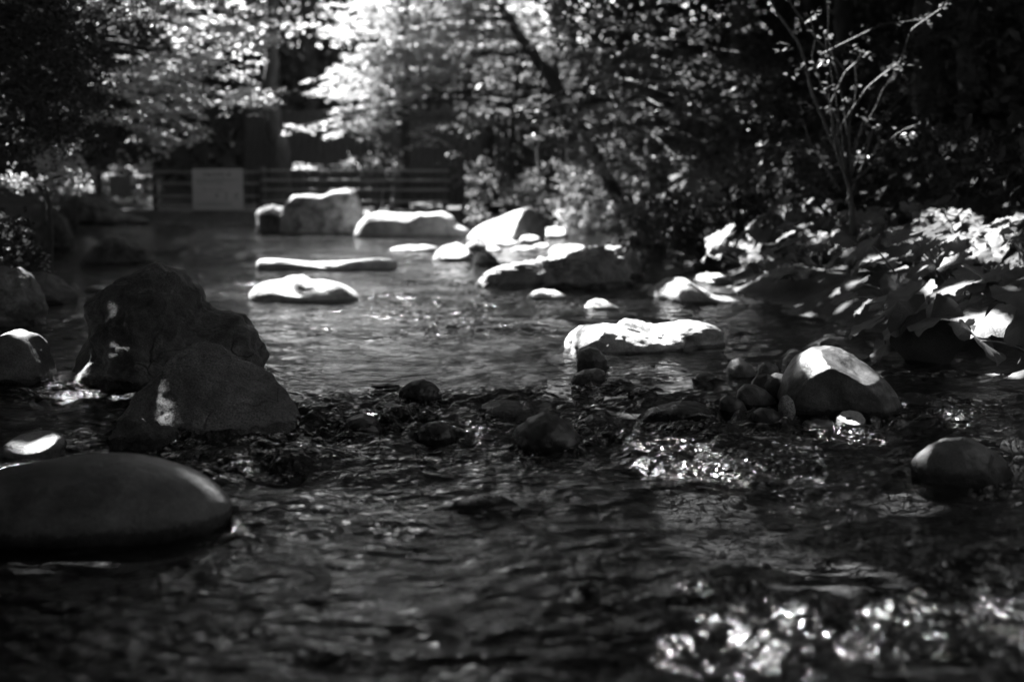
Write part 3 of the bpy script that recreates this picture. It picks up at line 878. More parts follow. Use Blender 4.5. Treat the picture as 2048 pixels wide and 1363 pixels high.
def make_tree(name, label, cat, base, trunk_pts, r0, centres, leafmat, n_each, radius, leaf, seed, group=None,
              thick=0.03, tilt=0.25, up=0.55, limbs=14, barkmat='bark', twig=0.02, extra=None):
    rs = np.random.default_rng(seed)
    root = link(name, None, label=label, cat=cat, group=group)
    root.location = (0, 0, 0)
    root.empty_display_size = .2
    base = np.array(base, float)
    tp = np.array([base] + [np.array(p, float) for p in trunk_pts])
    # resample the trunk
    t = np.linspace(0, len(tp) - 1, 6 * len(tp))
    c = np.stack([np.interp(t, np.arange(len(tp)), tp[:, k]) for k in range(3)], -1)
    ker = np.array([1, 2, 3, 2, 1]) / 9
    for k in range(3):
        cc = np.convolve(np.pad(c[:, k], 2, mode='edge'), ker, 'valid')
        c[1:-1, k] = cc[1:-1]
    c += rs.normal(size=c.shape) * r0 * 0.12
    rad = r0 * np.linspace(1.15, 0.45, len(c))
    rad[0] *= 1.35
    parts = [tube(c, rad, 10)]
    if len(centres):
        idx = rs.choice(len(centres), min(limbs, len(centres)), replace=False)
        for j in idx:
            q = centres[j]
            dist = np.linalg.norm(c - q, axis=1) + np.where(c[:, 2] > q[2] + .3, 3, 0)
            st = c[max(2, int(np.argmin(dist)))]
            L = np.linalg.norm(q - st)
            pp = wig(st, q, 8, 0.05, 0.06)
            parts.append(tube(pp, np.linspace(min(r0 * .4, twig * (1 + L * .35)), twig * .25, 8), 5))
    if extra:
        for pp, ra, rb in extra:
            pp = np.array(pp, float)
            tt = np.linspace(0, len(pp) - 1, 4 * len(pp))
            cc = np.stack([np.interp(tt, np.arange(len(pp)), pp[:, k]) for k in range(3)], -1)
            parts.append(tube(cc, np.linspace(ra, rb, len(cc)), 6))
    V, F = merge(parts)
    link('trunk', mesh_np('trunk', V, F), M[barkmat], parent=root)
    if len(centres):
        P, S, N = sprays(centres, n_each, radius, thick, tilt, leaf, rs, up)
        leaves_obj('crown', P, S, N, leafmat, root, seed)
    return root


def gz(x, y):
    return float(gheight(x, y)) - 0.05


# --- bright maple over the far row of rocks (lit by the sun)
rs = np.random.default_rng(3)
mc = []
for bgh in range(36):                      # drooping boughs, each a line of flat sprays
    t_ = bgh / 35.0
    sx_, sy_ = rs.uniform(880, 1180 - 120 * t_), -150 + 265 * t_ + rs.uniform(-20, 20)
    ex_, ey_ = rs.uniform(640, 740) + 40 * abs(t_ - .6), sy_ + rs.uniform(110, 190)
    d_ = rs.uniform(28.7, 31.2)
    for q_ in np.linspace(0, 1, 15):
        if rs.random() < .85:
            mc.append(at(sx_ + (ex_ - sx_) * q_ + rs.normal() * 9, sy_ + (ey_ - sy_) * q_ ** 1.35 + rs.normal() * 6, d_ + rs.normal() * .25))
for a, b in [(660, 255), (680, 262), (700, 245), (640, 180), (655, 190), (600, 256), (585, 258), (610, 330), (622, 335), (830, 290), (855, 270), (880, 250), (840, 285), (660, 25), (680, 10)]:
    mc.append(at(a, b, 28.7))
mc = np.array(mc)
bx, by = at(1130, 430, 29.6)[0], 29.6
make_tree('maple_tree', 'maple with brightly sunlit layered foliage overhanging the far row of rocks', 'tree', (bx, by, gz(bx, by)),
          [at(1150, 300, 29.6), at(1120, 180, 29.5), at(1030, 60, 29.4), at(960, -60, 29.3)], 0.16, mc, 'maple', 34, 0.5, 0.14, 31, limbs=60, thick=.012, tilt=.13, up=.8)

# --- left maple, partly lit
cl = []
for (px, py, rx, ry, n) in [(430, 60, 90, 40, 60), (380, 120, 60, 30, 35), (270, 165, 60, 35, 45), (240, 235, 55, 18, 25), (340, 215, 60, 14, 22), (480, 195, 60, 16, 22),
                            (370, 160, 100, 60, 50), (300, 20, 130, 40, 40), (360, 265, 60, 20, 14), (300, 280, 40, 30, 12)]:
    for _ in range(int(n * .65)):
        cl.append(at(px + rs.normal() * rx * .6, py + rs.normal() * ry * .6, rs.uniform(19.5, 22.5)))
cl = np.array(cl)
bx, by = at(470, 440, 28.6)[0], 22.0
bx = -8.9
make_tree('maple_tree', 'smaller maple on the left with scattered sunlit sprays above the fence', 'tree', (bx, by, gz(bx, by)),
          [(-8.5, 22, 1.5), (-7.4, 21.6, 2.6), (-5.8, 21, 3.4), (-4.5, 20.5, 4.4)], 0.13, cl, 'maple', 38, 0.34, 0.12, 37, limbs=50, thick=.015, tilt=.18, up=.75)

# --- near left tree, dark, fine foliage
cn = pix_centres([(-60, -60, 150, 110, 11, 14, 90), (-60, 60, 220, 230, 12, 15, 120), (-40, 200, 120, 300, 12, 15, 50), (150, -40, 330, 60, 14, 17, 50), (60, 230, 200, 300, 13, 16, 26)], rs, 1)
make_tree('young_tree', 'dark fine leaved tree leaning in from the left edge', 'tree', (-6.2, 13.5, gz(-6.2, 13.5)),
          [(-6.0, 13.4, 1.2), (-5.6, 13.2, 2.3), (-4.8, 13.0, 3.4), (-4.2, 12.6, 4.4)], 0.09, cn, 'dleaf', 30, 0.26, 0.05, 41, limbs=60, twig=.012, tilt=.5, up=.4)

# --- middle right trees, half lit sprays
cr_ = pix_centres([(1100, -40, 1560, 60, 17, 22, 55), (1120, 40, 1500, 160, 17, 22, 65), (1060, 160, 1480, 300, 18, 22, 60),
                   (1330, 120, 1560, 240, 17, 19, 60), (1150, 280, 1480, 360, 18, 22, 50)], rs, 1)
bx, by = 1.95, 22.5
make_tree('broadleaf_tree', 'crooked tree behind the long block with dim scattered leaf sprays', 'tree', (bx, by, gz(bx, by)),
          [at(1185, 300, 22), at(1150, 230, 21.5), at(1200, 150, 21), at(1260, 60, 20.5), at(1300, -80, 20)], 0.095, cr_, 'mleaf', 30, 0.26, 0.085, 43, limbs=70, tilt=.15, up=.7,
          extra=[([at(1080, 350, 22.5), at(1075, 300, 22.4), at(1088, 250, 22.3), at(1075, 225, 22.2), at(1085, 130, 22), at(1072, 95, 22), at(1045, 90, 22)], .035, .015)])

cb_ = pix_centres([(960, 90, 1130, 260, 26.5, 28, 30), (900, 200, 1100, 330, 26.5, 28, 34)], rs, 1)
bx, by = at(1020, 400, 27.8)[0], 27.8
make_tree('broadleaf_tree', 'slender dim tree between the bright maple and the crooked tree', 'tree', (bx, by, gz(bx, by)),
          [at(1022, 300, 27.8), at(1030, 200, 27.7), at(1045, 90, 27.6)], 0.07, cb_, 'mleaf', 30, 0.3, 0.09, 47, limbs=12, tilt=.2, up=.7)

# --- dark ivied trunks at centre right
for k, (pa, pb, w_, d_, lb) in enumerate([(960, 970, .30, 27.9, 'thick dark ivy clad trunk left of the crooked tree'), (1058, 1062, .36, 28.1, 'stoutest dark trunk standing behind the crooked tree'),
                                        (800, 805, .18, 30, 'dark straight trunk behind the fence under the sunlit maple'), (560, 540, .2, 31, 'dark straight trunk behind the fence near the notice')]):
    bx, by = at(pa, 400, d_)[0], d_
    ci = pix_centres([(pa - 45, 240, pa + 45, 400, d_ - .6, d_ - .2, 16)], rs, 1) if k < 2 else np.zeros((0, 3))
    make_tree('tree', lb, 'tree', (bx, by, gz(bx, by)), [at(pa + 3, 300, d_), at(pb, 225, d_ + .1)] + ([] if k < 2 else [at(pb + 4, -60, d_ + .2), at(pb + 10, -350, d_ + .2)]), w_, ci, 'leaf', 22, .22, .09, 50 + k, limbs=4, tilt=.6, up=.3, group='dark trunks in the background')

# --- right dark conifer trunks
for k, (pa, d_, w_, lb) in enumerate([(1850, 17, .16, 'straight black trunk crossing the bright twig at upper right'), (1935, 16, .13, 'straight black trunk near the upper right corner'),
                                      (1690, 24, .2, 'dark trunk behind the thin stemmed shrub'), (2010, 18.5, .17, 'black trunk at the right edge'), (1480, 27, .2, 'dark trunk far back right of centre'),
                                      (1310, 29, .22, 'dark trunk far back in the middle of the wood'), (1790, 26, .2, 'dark trunk deep in the wood left of the black trunks')]):
    bx = at(pa, 400, d_)[0]
    ci = pix_centres([(pa - 120, -80, pa + 120, 330, d_ - 1.2, d_ + 1.0, 26)], rs, 1)
    make_tree('conifer_tree', lb, 'tree', (bx, d_, gz(bx, d_)), [at(pa + 2, 300, d_), at(pa - 3, 100, d_), at(pa, -100, d_), at(pa + 4, -600, d_)], w_, ci, 'dleaf', 44, .38, .09, 60 + k, limbs=12, tilt=.4, up=.4, group='dark trunks in the wood on the right')

# --- thin stemmed shrub on the right bank
d0 = 12.5
ex = [([at(1705, 435, d0), at(1700, 380, d0), at(1672, 300, d0 - .1), at(1660, 210, d0 - .2), at(1690, 145, d0 - .3), at(1712, 125, d0 - .3)], .022, .008),
      ([at(1697, 150, d0 - .3), at(1665, 110, d0 - .4), at(1630, 75, d0 - .5), at(1590, 20, d0 - .5), at(1560, -30, d0 - .5)], .01, .006),
      ([at(1695, 350, d0), at(1672, 270, d0), at(1700, 225, d0 - .3), at(1735, 175, d0 - .5), at(1765, 150, d0 - .6), at(1800, 125, d0 - .7), at(1822, 60, d0 - .8), at(1850, 40, d0 - .8), at(1900, 5, d0 - .9)], .016, .006),
      ([at(1680, 380, d0), at(1640, 320, d0), at(1600, 300, d0 - .2), at(1540, 290, d0 - .3), at(1480, 300, d0 - .3)], .013, .005),
      ([at(1640, 320, d0), at(1620, 285, d0), at(1605, 240, d0)], .008, .004),
      ([at(1670, 300, d0), at(1625, 190, d0 + .2), at(1600, 90, d0 + .3), at(1550, 20, d0 + .3), at(1520, -40, d0 + .3)], .018, .01),
      ([at(1640, 110, d0 - .4), at(1700, 80, d0 - .5), at(1765, 48, d0 - .6), at(1840, 40, d0 - .7)], .008, .004),
      ([at(1690, 410, d0), at(1725, 330, d0), at(1745, 260, d0 + .2), at(1800, 210, d0 + .3)], .012, .005),
      ([at(1700, 105, d0 - .4), at(1715, 110, d0 - .4), at(1728, 130, d0 - .4)], .007, .004)]
ex = [(p_, a_ * .75, b_ * .8) for p_, a_, b_ in ex]
cs = pix_centres([(1560, -20, 1820, 180, 11.5, 13.2, 20), (1690, 170, 1860, 340, 11.8, 13, 14), (1560, 200, 1700, 300, 12, 13, 5)], rs, 1)
cs = np.vstack([cs, [at(1815, 125, 11.8), at(1790, 130, 11.8), at(1895, 5, 11.6), at(1860, 30, 11.6), at(1845, 38, 11.7), at(1685, 207, 12), at(1795, 128, 11.8), at(1648, 65, 12), at(1600, 240, 12.2), at(1597, 205, 12.3)]])
bx, by = at(1705, 470, d0)[0], d0
make_tree('shrub', 'thin stemmed shrub spreading bare pale twigs above the butterbur', 'shrub', (bx, by, gz(bx, by)),
          [at(1705, 435, d0), at(1702, 400, d0), at(1697, 370, d0)], .03, cs, 'leaf', 9, .12, .06, 71, limbs=9, twig=.006, barkmat='palebark', extra=ex, tilt=.3)

# --- low bank shrubs
for k, (bxs, lf, sz, rad, ne, mt, lb) in enumerate([
    ([(940, 330, 1090, 440, 24.8, 26, 60)], .09, .09, .2, 26, 'leaf', 'dim low shrub behind the right end of the far row'),
    ([(1115, 395, 1240, 470, 23.8, 25.2, 80)], .1, .1, .18, 28, 'maple', 'sunlit low shrub on the bank right of the far row'),
    ([(1120, 330, 1330, 420, 22, 24, 70), (1230, 400, 1400, 500, 17.5, 19.5, 70)], .1, .1, .22, 28, 'leaf', 'dark bushy shrub behind the long block'),
    ([(1330, 380, 1560, 500, 15.5, 17.5, 90)], .09, .09, .22, 28, 'dleaf', 'dark shrub on the bank between the long block and the butterbur'),
    ([(1480, 300, 1800, 430, 14, 18, 90)], .09, .09, .25, 28, 'dleaf', 'black undergrowth shrub below the bare twigs'),
    ([(60, 290, 160, 345, 22, 24, 26), (90, 340, 230, 400, 29.2, 30.5, 40)], .08, .08, .2, 26, 'maple', 'lit shrub behind the left fence rails'),
    ([(225, 330, 320, 420, 29.2, 31, 46)], .08, .08, .22, 26, 'maple', 'lit shrub behind the small grey panel'),
    ([(-60, 435, 40, 520, 10.5, 12.5, 40)], .06, .06, .2, 36, 'dleaf', 'dark shrub crowding the left bank'),
    ([(0, 345, 175, 382, 14.2, 14.8, 26)], .06, .05, .1, 22, 'maple', 'low sunlit spray of leaves at the left edge'),
    ([(730, 290, 800, 345, 28.4, 29.2, 22)], .08, .08, .18, 30, 'leaf', 'small rounded bush growing over the fence top'),
    ([(690, 320, 800, 330, 28.6, 29, 10)], .07, .07, .14, 26, 'maple', 'lit tuft lying along the fence top rail'),
    ([(1850, 250, 2100, 420, 12, 15, 70)], .08, .08, .24, 28, 'dleaf', 'dark undergrowth at the right edge below the black trunks')]):
    cc = pix_centres(bxs, rs, 1)
    bx, by = float(cc[:, 0].mean()), float(cc[:, 1].mean())
    make_tree('shrub', lb, 'shrub', (bx, by, gz(bx, by)), [(bx + .05, by, max(gz(bx, by) + .4, float(cc[:, 2].mean()) - .3)), tuple(cc.mean(0))], .035, cc, mt, ne, rad, sz, 80 + k, limbs=18, twig=.01, tilt=.6, up=.3)

# --- sprig on the left rock
sx, sy, sz_ = at(92, 545, 11.6)
root = link('sprig', None, label='small bright sprig growing from the top of the dark low boulder', cat='plant')
pp = np.array([(sx, sy, sz_ - .06), (sx + .01, sy, sz_ + .03), (sx, sy - .01, sz_ + .09), (sx + .01, sy - .01, sz_ + .15)])
v_, q_, t_ = tube(pp, [.004, .004, .003, .002], 5)
link('stem', mesh_np('stem', v_, [q_, t_]), M['stalk'], parent=root)
n = 16
hh = np.linspace(0, .15, n)
an = np.arange(n) * 2.4
pos = np.stack([sx + .03 * np.cos(an), sy + .03 * np.sin(an), sz_ + hh + .01], -1)
leaves_obj('foliage', pos, np.full(n, .05), np.stack([np.cos(an) * .4, np.sin(an) * .4 - .3, np.ones(n)], -1), 'maple', root, 5)

# ------------------------------------------------------------------ far wood (reads as one mass)
n = 60000
yy = RNG.uniform(33, 52, n)
xx = RNG.uniform(-24, 26, n)
zz = gheight(xx, yy) + RNG.random(n) ** 1.2 * np.clip(1.2 + .134 * yy - gheight(xx, yy), .8, 7.5)
nn = RNG.normal(size=(n, 3)) + (0, -.2, .6)
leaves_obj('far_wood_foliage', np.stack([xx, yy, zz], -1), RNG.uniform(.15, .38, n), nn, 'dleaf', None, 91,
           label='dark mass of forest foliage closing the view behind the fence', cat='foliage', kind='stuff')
n = 26000
xx = RNG.uniform(3.6, 16, n)
yy = RNG.uniform(9, 34, n)
ok = xx > np.interp(yy, LX, RV) + 1.5
xx, yy = xx[ok], yy[ok]
zz = gheight(xx, yy) + RNG.random(len(xx)) * np.clip((xx - 2.5) * .5, .2, 2.6)
leaves_obj('hillside_undergrowth', np.stack([xx, yy, zz], -1), RNG.uniform(.08, .2, len(xx)), RNG.normal(size=(len(xx), 3)) + (0, 0, .8), 'dleaf', None, 92,
           label='dark undergrowth covering the hillside on the right', cat='undergrowth', kind='stuff')
n = 60000  # leaf mass added outside the view to keep skylight off the stream
xx = RNG.uniform(-26, -6, n)
yy = RNG.uniform(-14, 34, n)
ok = xx < np.interp(yy, LX, LV) - 2.2
xx, yy = xx[ok], yy[ok]
zz = gheight(xx, yy) + RNG.random(len(xx)) ** .8 * np.clip((-xx - 5) * 1.0, .3, 8)
vis_ = (yy > 1) & (np.abs(xx) < .37 * yy) & (zz > 1.6)
xx, yy, zz = xx[~vis_], yy[~vis_], zz[~vis_]
leaves_obj('left_shade_foliage', np.stack([xx, yy, zz], -1), RNG.uniform(.2, .4, len(xx)), RNG.normal(size=(len(xx), 3)) + (0, 0, .5), 'dleaf', None, 93,
           label='dense dark foliage added along the left bank to shut out skylight', cat='foliage', kind='stuff')
n = 36000  # unseen leaves added behind the camera for their shade alone
xx = RNG.uniform(-16, 18, n)
yy = RNG.uniform(-18, -5, n)
leaves_obj('rear_shade_foliage', np.stack([xx, yy, gheight(xx, yy) + RNG.random(n) * 8], -1), RNG.uniform(.25, .45, n), RNG.normal(size=(n, 3)), 'dleaf', None, 94,
           label='dense dark foliage added behind the camera to shut out skylight', cat='foliage', kind='stuff')
n = 40000
xx = RNG.uniform(5, 24, n)
yy = RNG.uniform(-12, 34, n)
zz = gheight(xx, yy) + RNG.random(n) * np.clip((xx - 4) * .7, .3, 6)
leaves_obj('right_bank_foliage', np.stack([xx, yy, zz], -1), RNG.uniform(.2, .4, n), RNG.normal(size=(n, 3)) + (0, 0, .5), 'dleaf', None, 95,
           label='dense dark foliage of the wood up the right hillside', cat='foliage', kind='stuff')
for k in range(10):
    bx = -15 + 3.1 * k + RNG.normal() * .5
    d_ = 34 + 3 * RNG.random()
    make_tree('tree', 'slim dark trunk in the wood behind the fence', 'tree', (bx, d_, gz(bx, d_)), [(bx + .1, d_, 3), (bx + .15, d_, 6), (bx + .2, d_, 10)], .16, np.zeros((0, 3)), 'dleaf', 0, 0, 0, 120 + k, group='slim trunks behind the fence')

# --- dark board wall behind the fence
wall = link('board_wall', None, label='dark wall of upright boards behind the fence', cat='wall')
bm_ = None
for k in range(46):
    x_ = -5.9 + k * .16
    if bm_ is None:
        bm_ = box_v(-.072, .072, -.015, .015, 0, 2.1, .006)
        bm_.materials.append(M['board'])
    b_ = link('board', bm_, parent=wall)
    b_.location = (x_, 32.2 + .012 * (k % 2), float(gheight(x_, 32.2)) - .05 + RNG.normal() * .02)

# ------------------------------------------------------------------ fence
def fence(label, x_posts, y, z_top, rails, px_span):
    root = link('rail_fence', None, label=label, cat='fence')
    for x_ in x_posts:
        g = gz(x_, y)
        me = box_v(-.045, .045, -.045, .045, g - .1 - 0, z_top + .05, .008)
        o = link('post', me, M['post'], parent=root)
        o.location = (x_, y, 0)
    for z_ in rails:
        me = box_v(px_span[0], px_span[1], -.02, .02, z_ - .022, z_ + .022, .006)
        o = link('rail', me, M['wood'], parent=root)
        o.location = (0, y - .07, 0)


def zrow(py, d):
    return at(1024, py, d)[2]


FY = 28.2
fx = lambda p: at(p, 400, FY)[0]
fence('low rail fence of four dark rails carrying the notice, left half', [fx(90), fx(200), fx(311), fx(420), fx(518)], FY, zrow(342, FY), [zrow(r_, FY) for r_ in (344, 367, 392, 411)], (fx(70), fx(522)))
fence('low rail fence of four dark rails behind the far row, right half', [fx(530), fx(642), fx(755), fx(890)], FY - .25, zrow(338, FY), [zrow(r_, FY) for r_ in (341, 360, 379, 402)], (fx(528), fx(900)))

# notice
root = link('notice_sign', None, label='large pale notice with unreadable lines of writing fixed to the fence', cat='sign')
SY = FY - .14
x0, _, z1 = at(384, 338, SY)
x1, _, z0 = at(487, 420, SY)
me = box_v(x0, x1, -.012, .012, z0, z1, .004)
o = link('panel', me, M['sign'], parent=root)
o.location = (0, SY, 0)
me = box_v(x0, x1, -.03, .03, z0 - .075, z0 - .012, .005)  # dark strip just below the panel
o = link('dark_strip', me, M['post'], parent=root)
o.location = (0, SY, 0)
sr = np.random.default_rng(8)
W, H = x1 - x0, z1 - z0
marks = []


def line(zc, h, xa, xb, wmin, wmax, gap, skew=0):
    x = xa
    while x < xb:
        w_ = sr.uniform(wmin, wmax)
        # each sign-character is a few strokes
        for _ in range(3):
            if sr.random() < .5:
                marks.append((x + sr.random() * w_ * .6, x + w_ * (.6 + .4 * sr.random()), zc - h / 2 + h * sr.random(), h * .3))
            else:
                a = x + sr.random() * w_ * .8
                marks.append((a, a + w_ * .2, zc, h * sr.uniform(.6, 1)))
        x += w_ + gap


line(z1 - H * .13, H * .085, x0 + W * .22, x0 + W * .58, .04, .06, .012)
line(z1 - H * .13, H * .1, x0 + W * .69, x0 + W * .75, .06, .07, .1)
for q in (.27, .34):
    line(z1 - H * q, H * .04, x0 + W * .08, x0 + W * (.92 if q < .3 else .6), .022, .034, .008)
line(z1 - H * .52, H * .03, x0 + W * .2, x0 + W * .62, .022, .03, .012)
for q, s_ in ((.45, .13), (.64, .12), (.84, .12)):
    line(z1 - H * .66, H * s_, x0 + W * q, x0 + W * q + .02, .05, .07, .1)
for q in (.82, .88):
    line(z1 - H * q, H * .035, x0 + W * .08, x0 + W * .75, .022, .034, .008)
V, F = [], []
for (a, b, z_, h_) in marks:
    i = len(V)
    V += [(a, -.0145, z_ - h_ / 2), (b, -.0145, z_ - h_ / 2), (b, -.0145, z_ + h_ / 2), (a, -.0145, z_ + h_ / 2)]
    F.append((i, i + 1, i + 2, i + 3))
V = np.array(V)
V[:, 1] -= np.repeat(np.arange(len(F)), 4) * 0.00003
o = link('lettering', mesh_np('lettering', V, np.array(F), False), M['ink'], parent=root)
o.location = (0, SY, 0)

me = box_v(at(205, 0, SY)[0], at(248, 0, SY)[0], -.01, .01, zrow(390, SY), zrow(352, SY), .004)
o = link('small_sign', me, M['signd'], label='small dull grey panel hung on the left fence rails', cat='sign')
o.location = (0, SY + .02, 0)
# rounded board among the trees at the far left
root = link('rounded_sign', None, label='dim grey board with a rounded top among the trees at far left', cat='sign')
d_ = 26
xa, xb = at(50, 0, d_)[0], at(88, 0, d_)[0]
zb_, zt_ = zrow(310, d_), zrow(278, d_)
xm, hw = (xa + xb) / 2, (xb - xa) / 2
prof = [(-hw, zb_), (hw, zb_), (hw, zt_ - hw * .45)] + [(hw * math.cos(a), zt_ - hw * .45 + hw * .45 * math.sin(a)) for a in np.linspace(.3, math.pi - .3, 7)] + [(-hw, zt_ - hw * .45)]
bm = bmesh.new()
f_ = bm.faces.new([bm.verts.new((xm + a, 0, b)) for a, b in prof])
ext = bmesh.ops.extrude_face_region(bm, geom=[f_])
for v in ext['geom']:
    if isinstance(v, bmesh.types.BMVert):
        v.co.y += .03
me = bpy.data.meshes.new('panel')
bm.to_mesh(me)
bm.free()
o = link('panel', me, M['signd'], parent=root)
o.location = (0, d_, 0)
me = box_v(xm - .03, xm + .03, .035, .09, gz(xm, d_), zb_ + .1, .005)
o = link('post', me, M['post'], parent=root)
o.location = (0, d_, 0)

# ------------------------------------------------------------------ butterbur
def fuki_mesh(seed):
    rs = np.random.default_rng(seed)
    nr, na = 9, 44
    th0 = 0.16
    ang = np.linspace(-math.pi + th0, math.pi - th0, na)
    V, vein = [(0, 0, 0)], [0.0]
    ph = rs.uniform(0, 6.28, 4)
    nv = int(rs.integers(7, 12))
    for i in range(1, nr + 1):
        t = i / nr
        for a in ang:
            lobe = 1.0 - 0.10 * abs(a / math.pi) ** 3 + 0.035 * math.cos(nv * a + ph[0]) + 0.02 * math.sin(17 * a + ph[1])
            r = t * lobe
            cup = 0.10 * r * r - 0.32 * max(0, math.cos(a)) * r ** 2.4 + 0.16 * r * float(vnoise(r * math.cos(a) * 2.2 + seed, r * math.sin(a) * 2.2, 0.5, 6))
            wave = 0.075 * r ** 2 * math.sin(nv / 2 * a + ph[2]) + 0.04 * r ** 3 * math.sin(nv * a * 1.3 + ph[3])
            x, y = r * math.cos(a) + .0, r * math.sin(a)
            V.append((x, y, cup + wave ))
            k = (a / (2 * math.pi) * nv) % 1.0
            vein.append(min(k, 1 - k) * 2 * (0.35 + t))
    V = np.array(V)
    tri = [(0, 1 + j, 2 + j) for j in range(na - 1)]
    q = []
    for i in range(nr - 1):
        for j in range(na - 1):
            a = 1 + i * na + j
            q.append((a, a + na, a + na + 1, a + 1))
    me = mesh_np('leaf', V, [np.array(tri), np.array(q)])
    add_attr(me, 'vein', vein)
    add_attr(me, 'rnd', np.full(len(me.vertices), rs.random()))
    me.materials.append(M['fuki'])
    return me


FUKI = [fuki_mesh(200 + i) for i in range(7)]


def fuki_leaf(root, pos, R, yaw, pitch, roll, base, k):
    """leaf whose blade starts at pos; stalk from base"""
    o = link('leaf', FUKI[k % len(FUKI)], parent=root)
    o.location = pos
    o.rotation_euler = (roll, pitch, yaw)
    o.scale = (R, R, R)
    p0, p1 = np.array(base), np.array(pos)
    p1 = p1 + (0, 0, -.004)
    m_ = (p0 + p1) / 2 + (0, 0, .12 * np.linalg.norm(p1 - p0))
    t = np.linspace(0, 1, 8)[:, None]
    c = p0 * (1 - t) ** 2 + 2 * m_ * t * (1 - t) + p1 * t ** 2
    v, q, tr = tube(c, np.linspace(.009, .0055, 8), 6)
    link('stalk', mesh_np('stalk', v, [q, tr]), M['stalk'], parent=root)


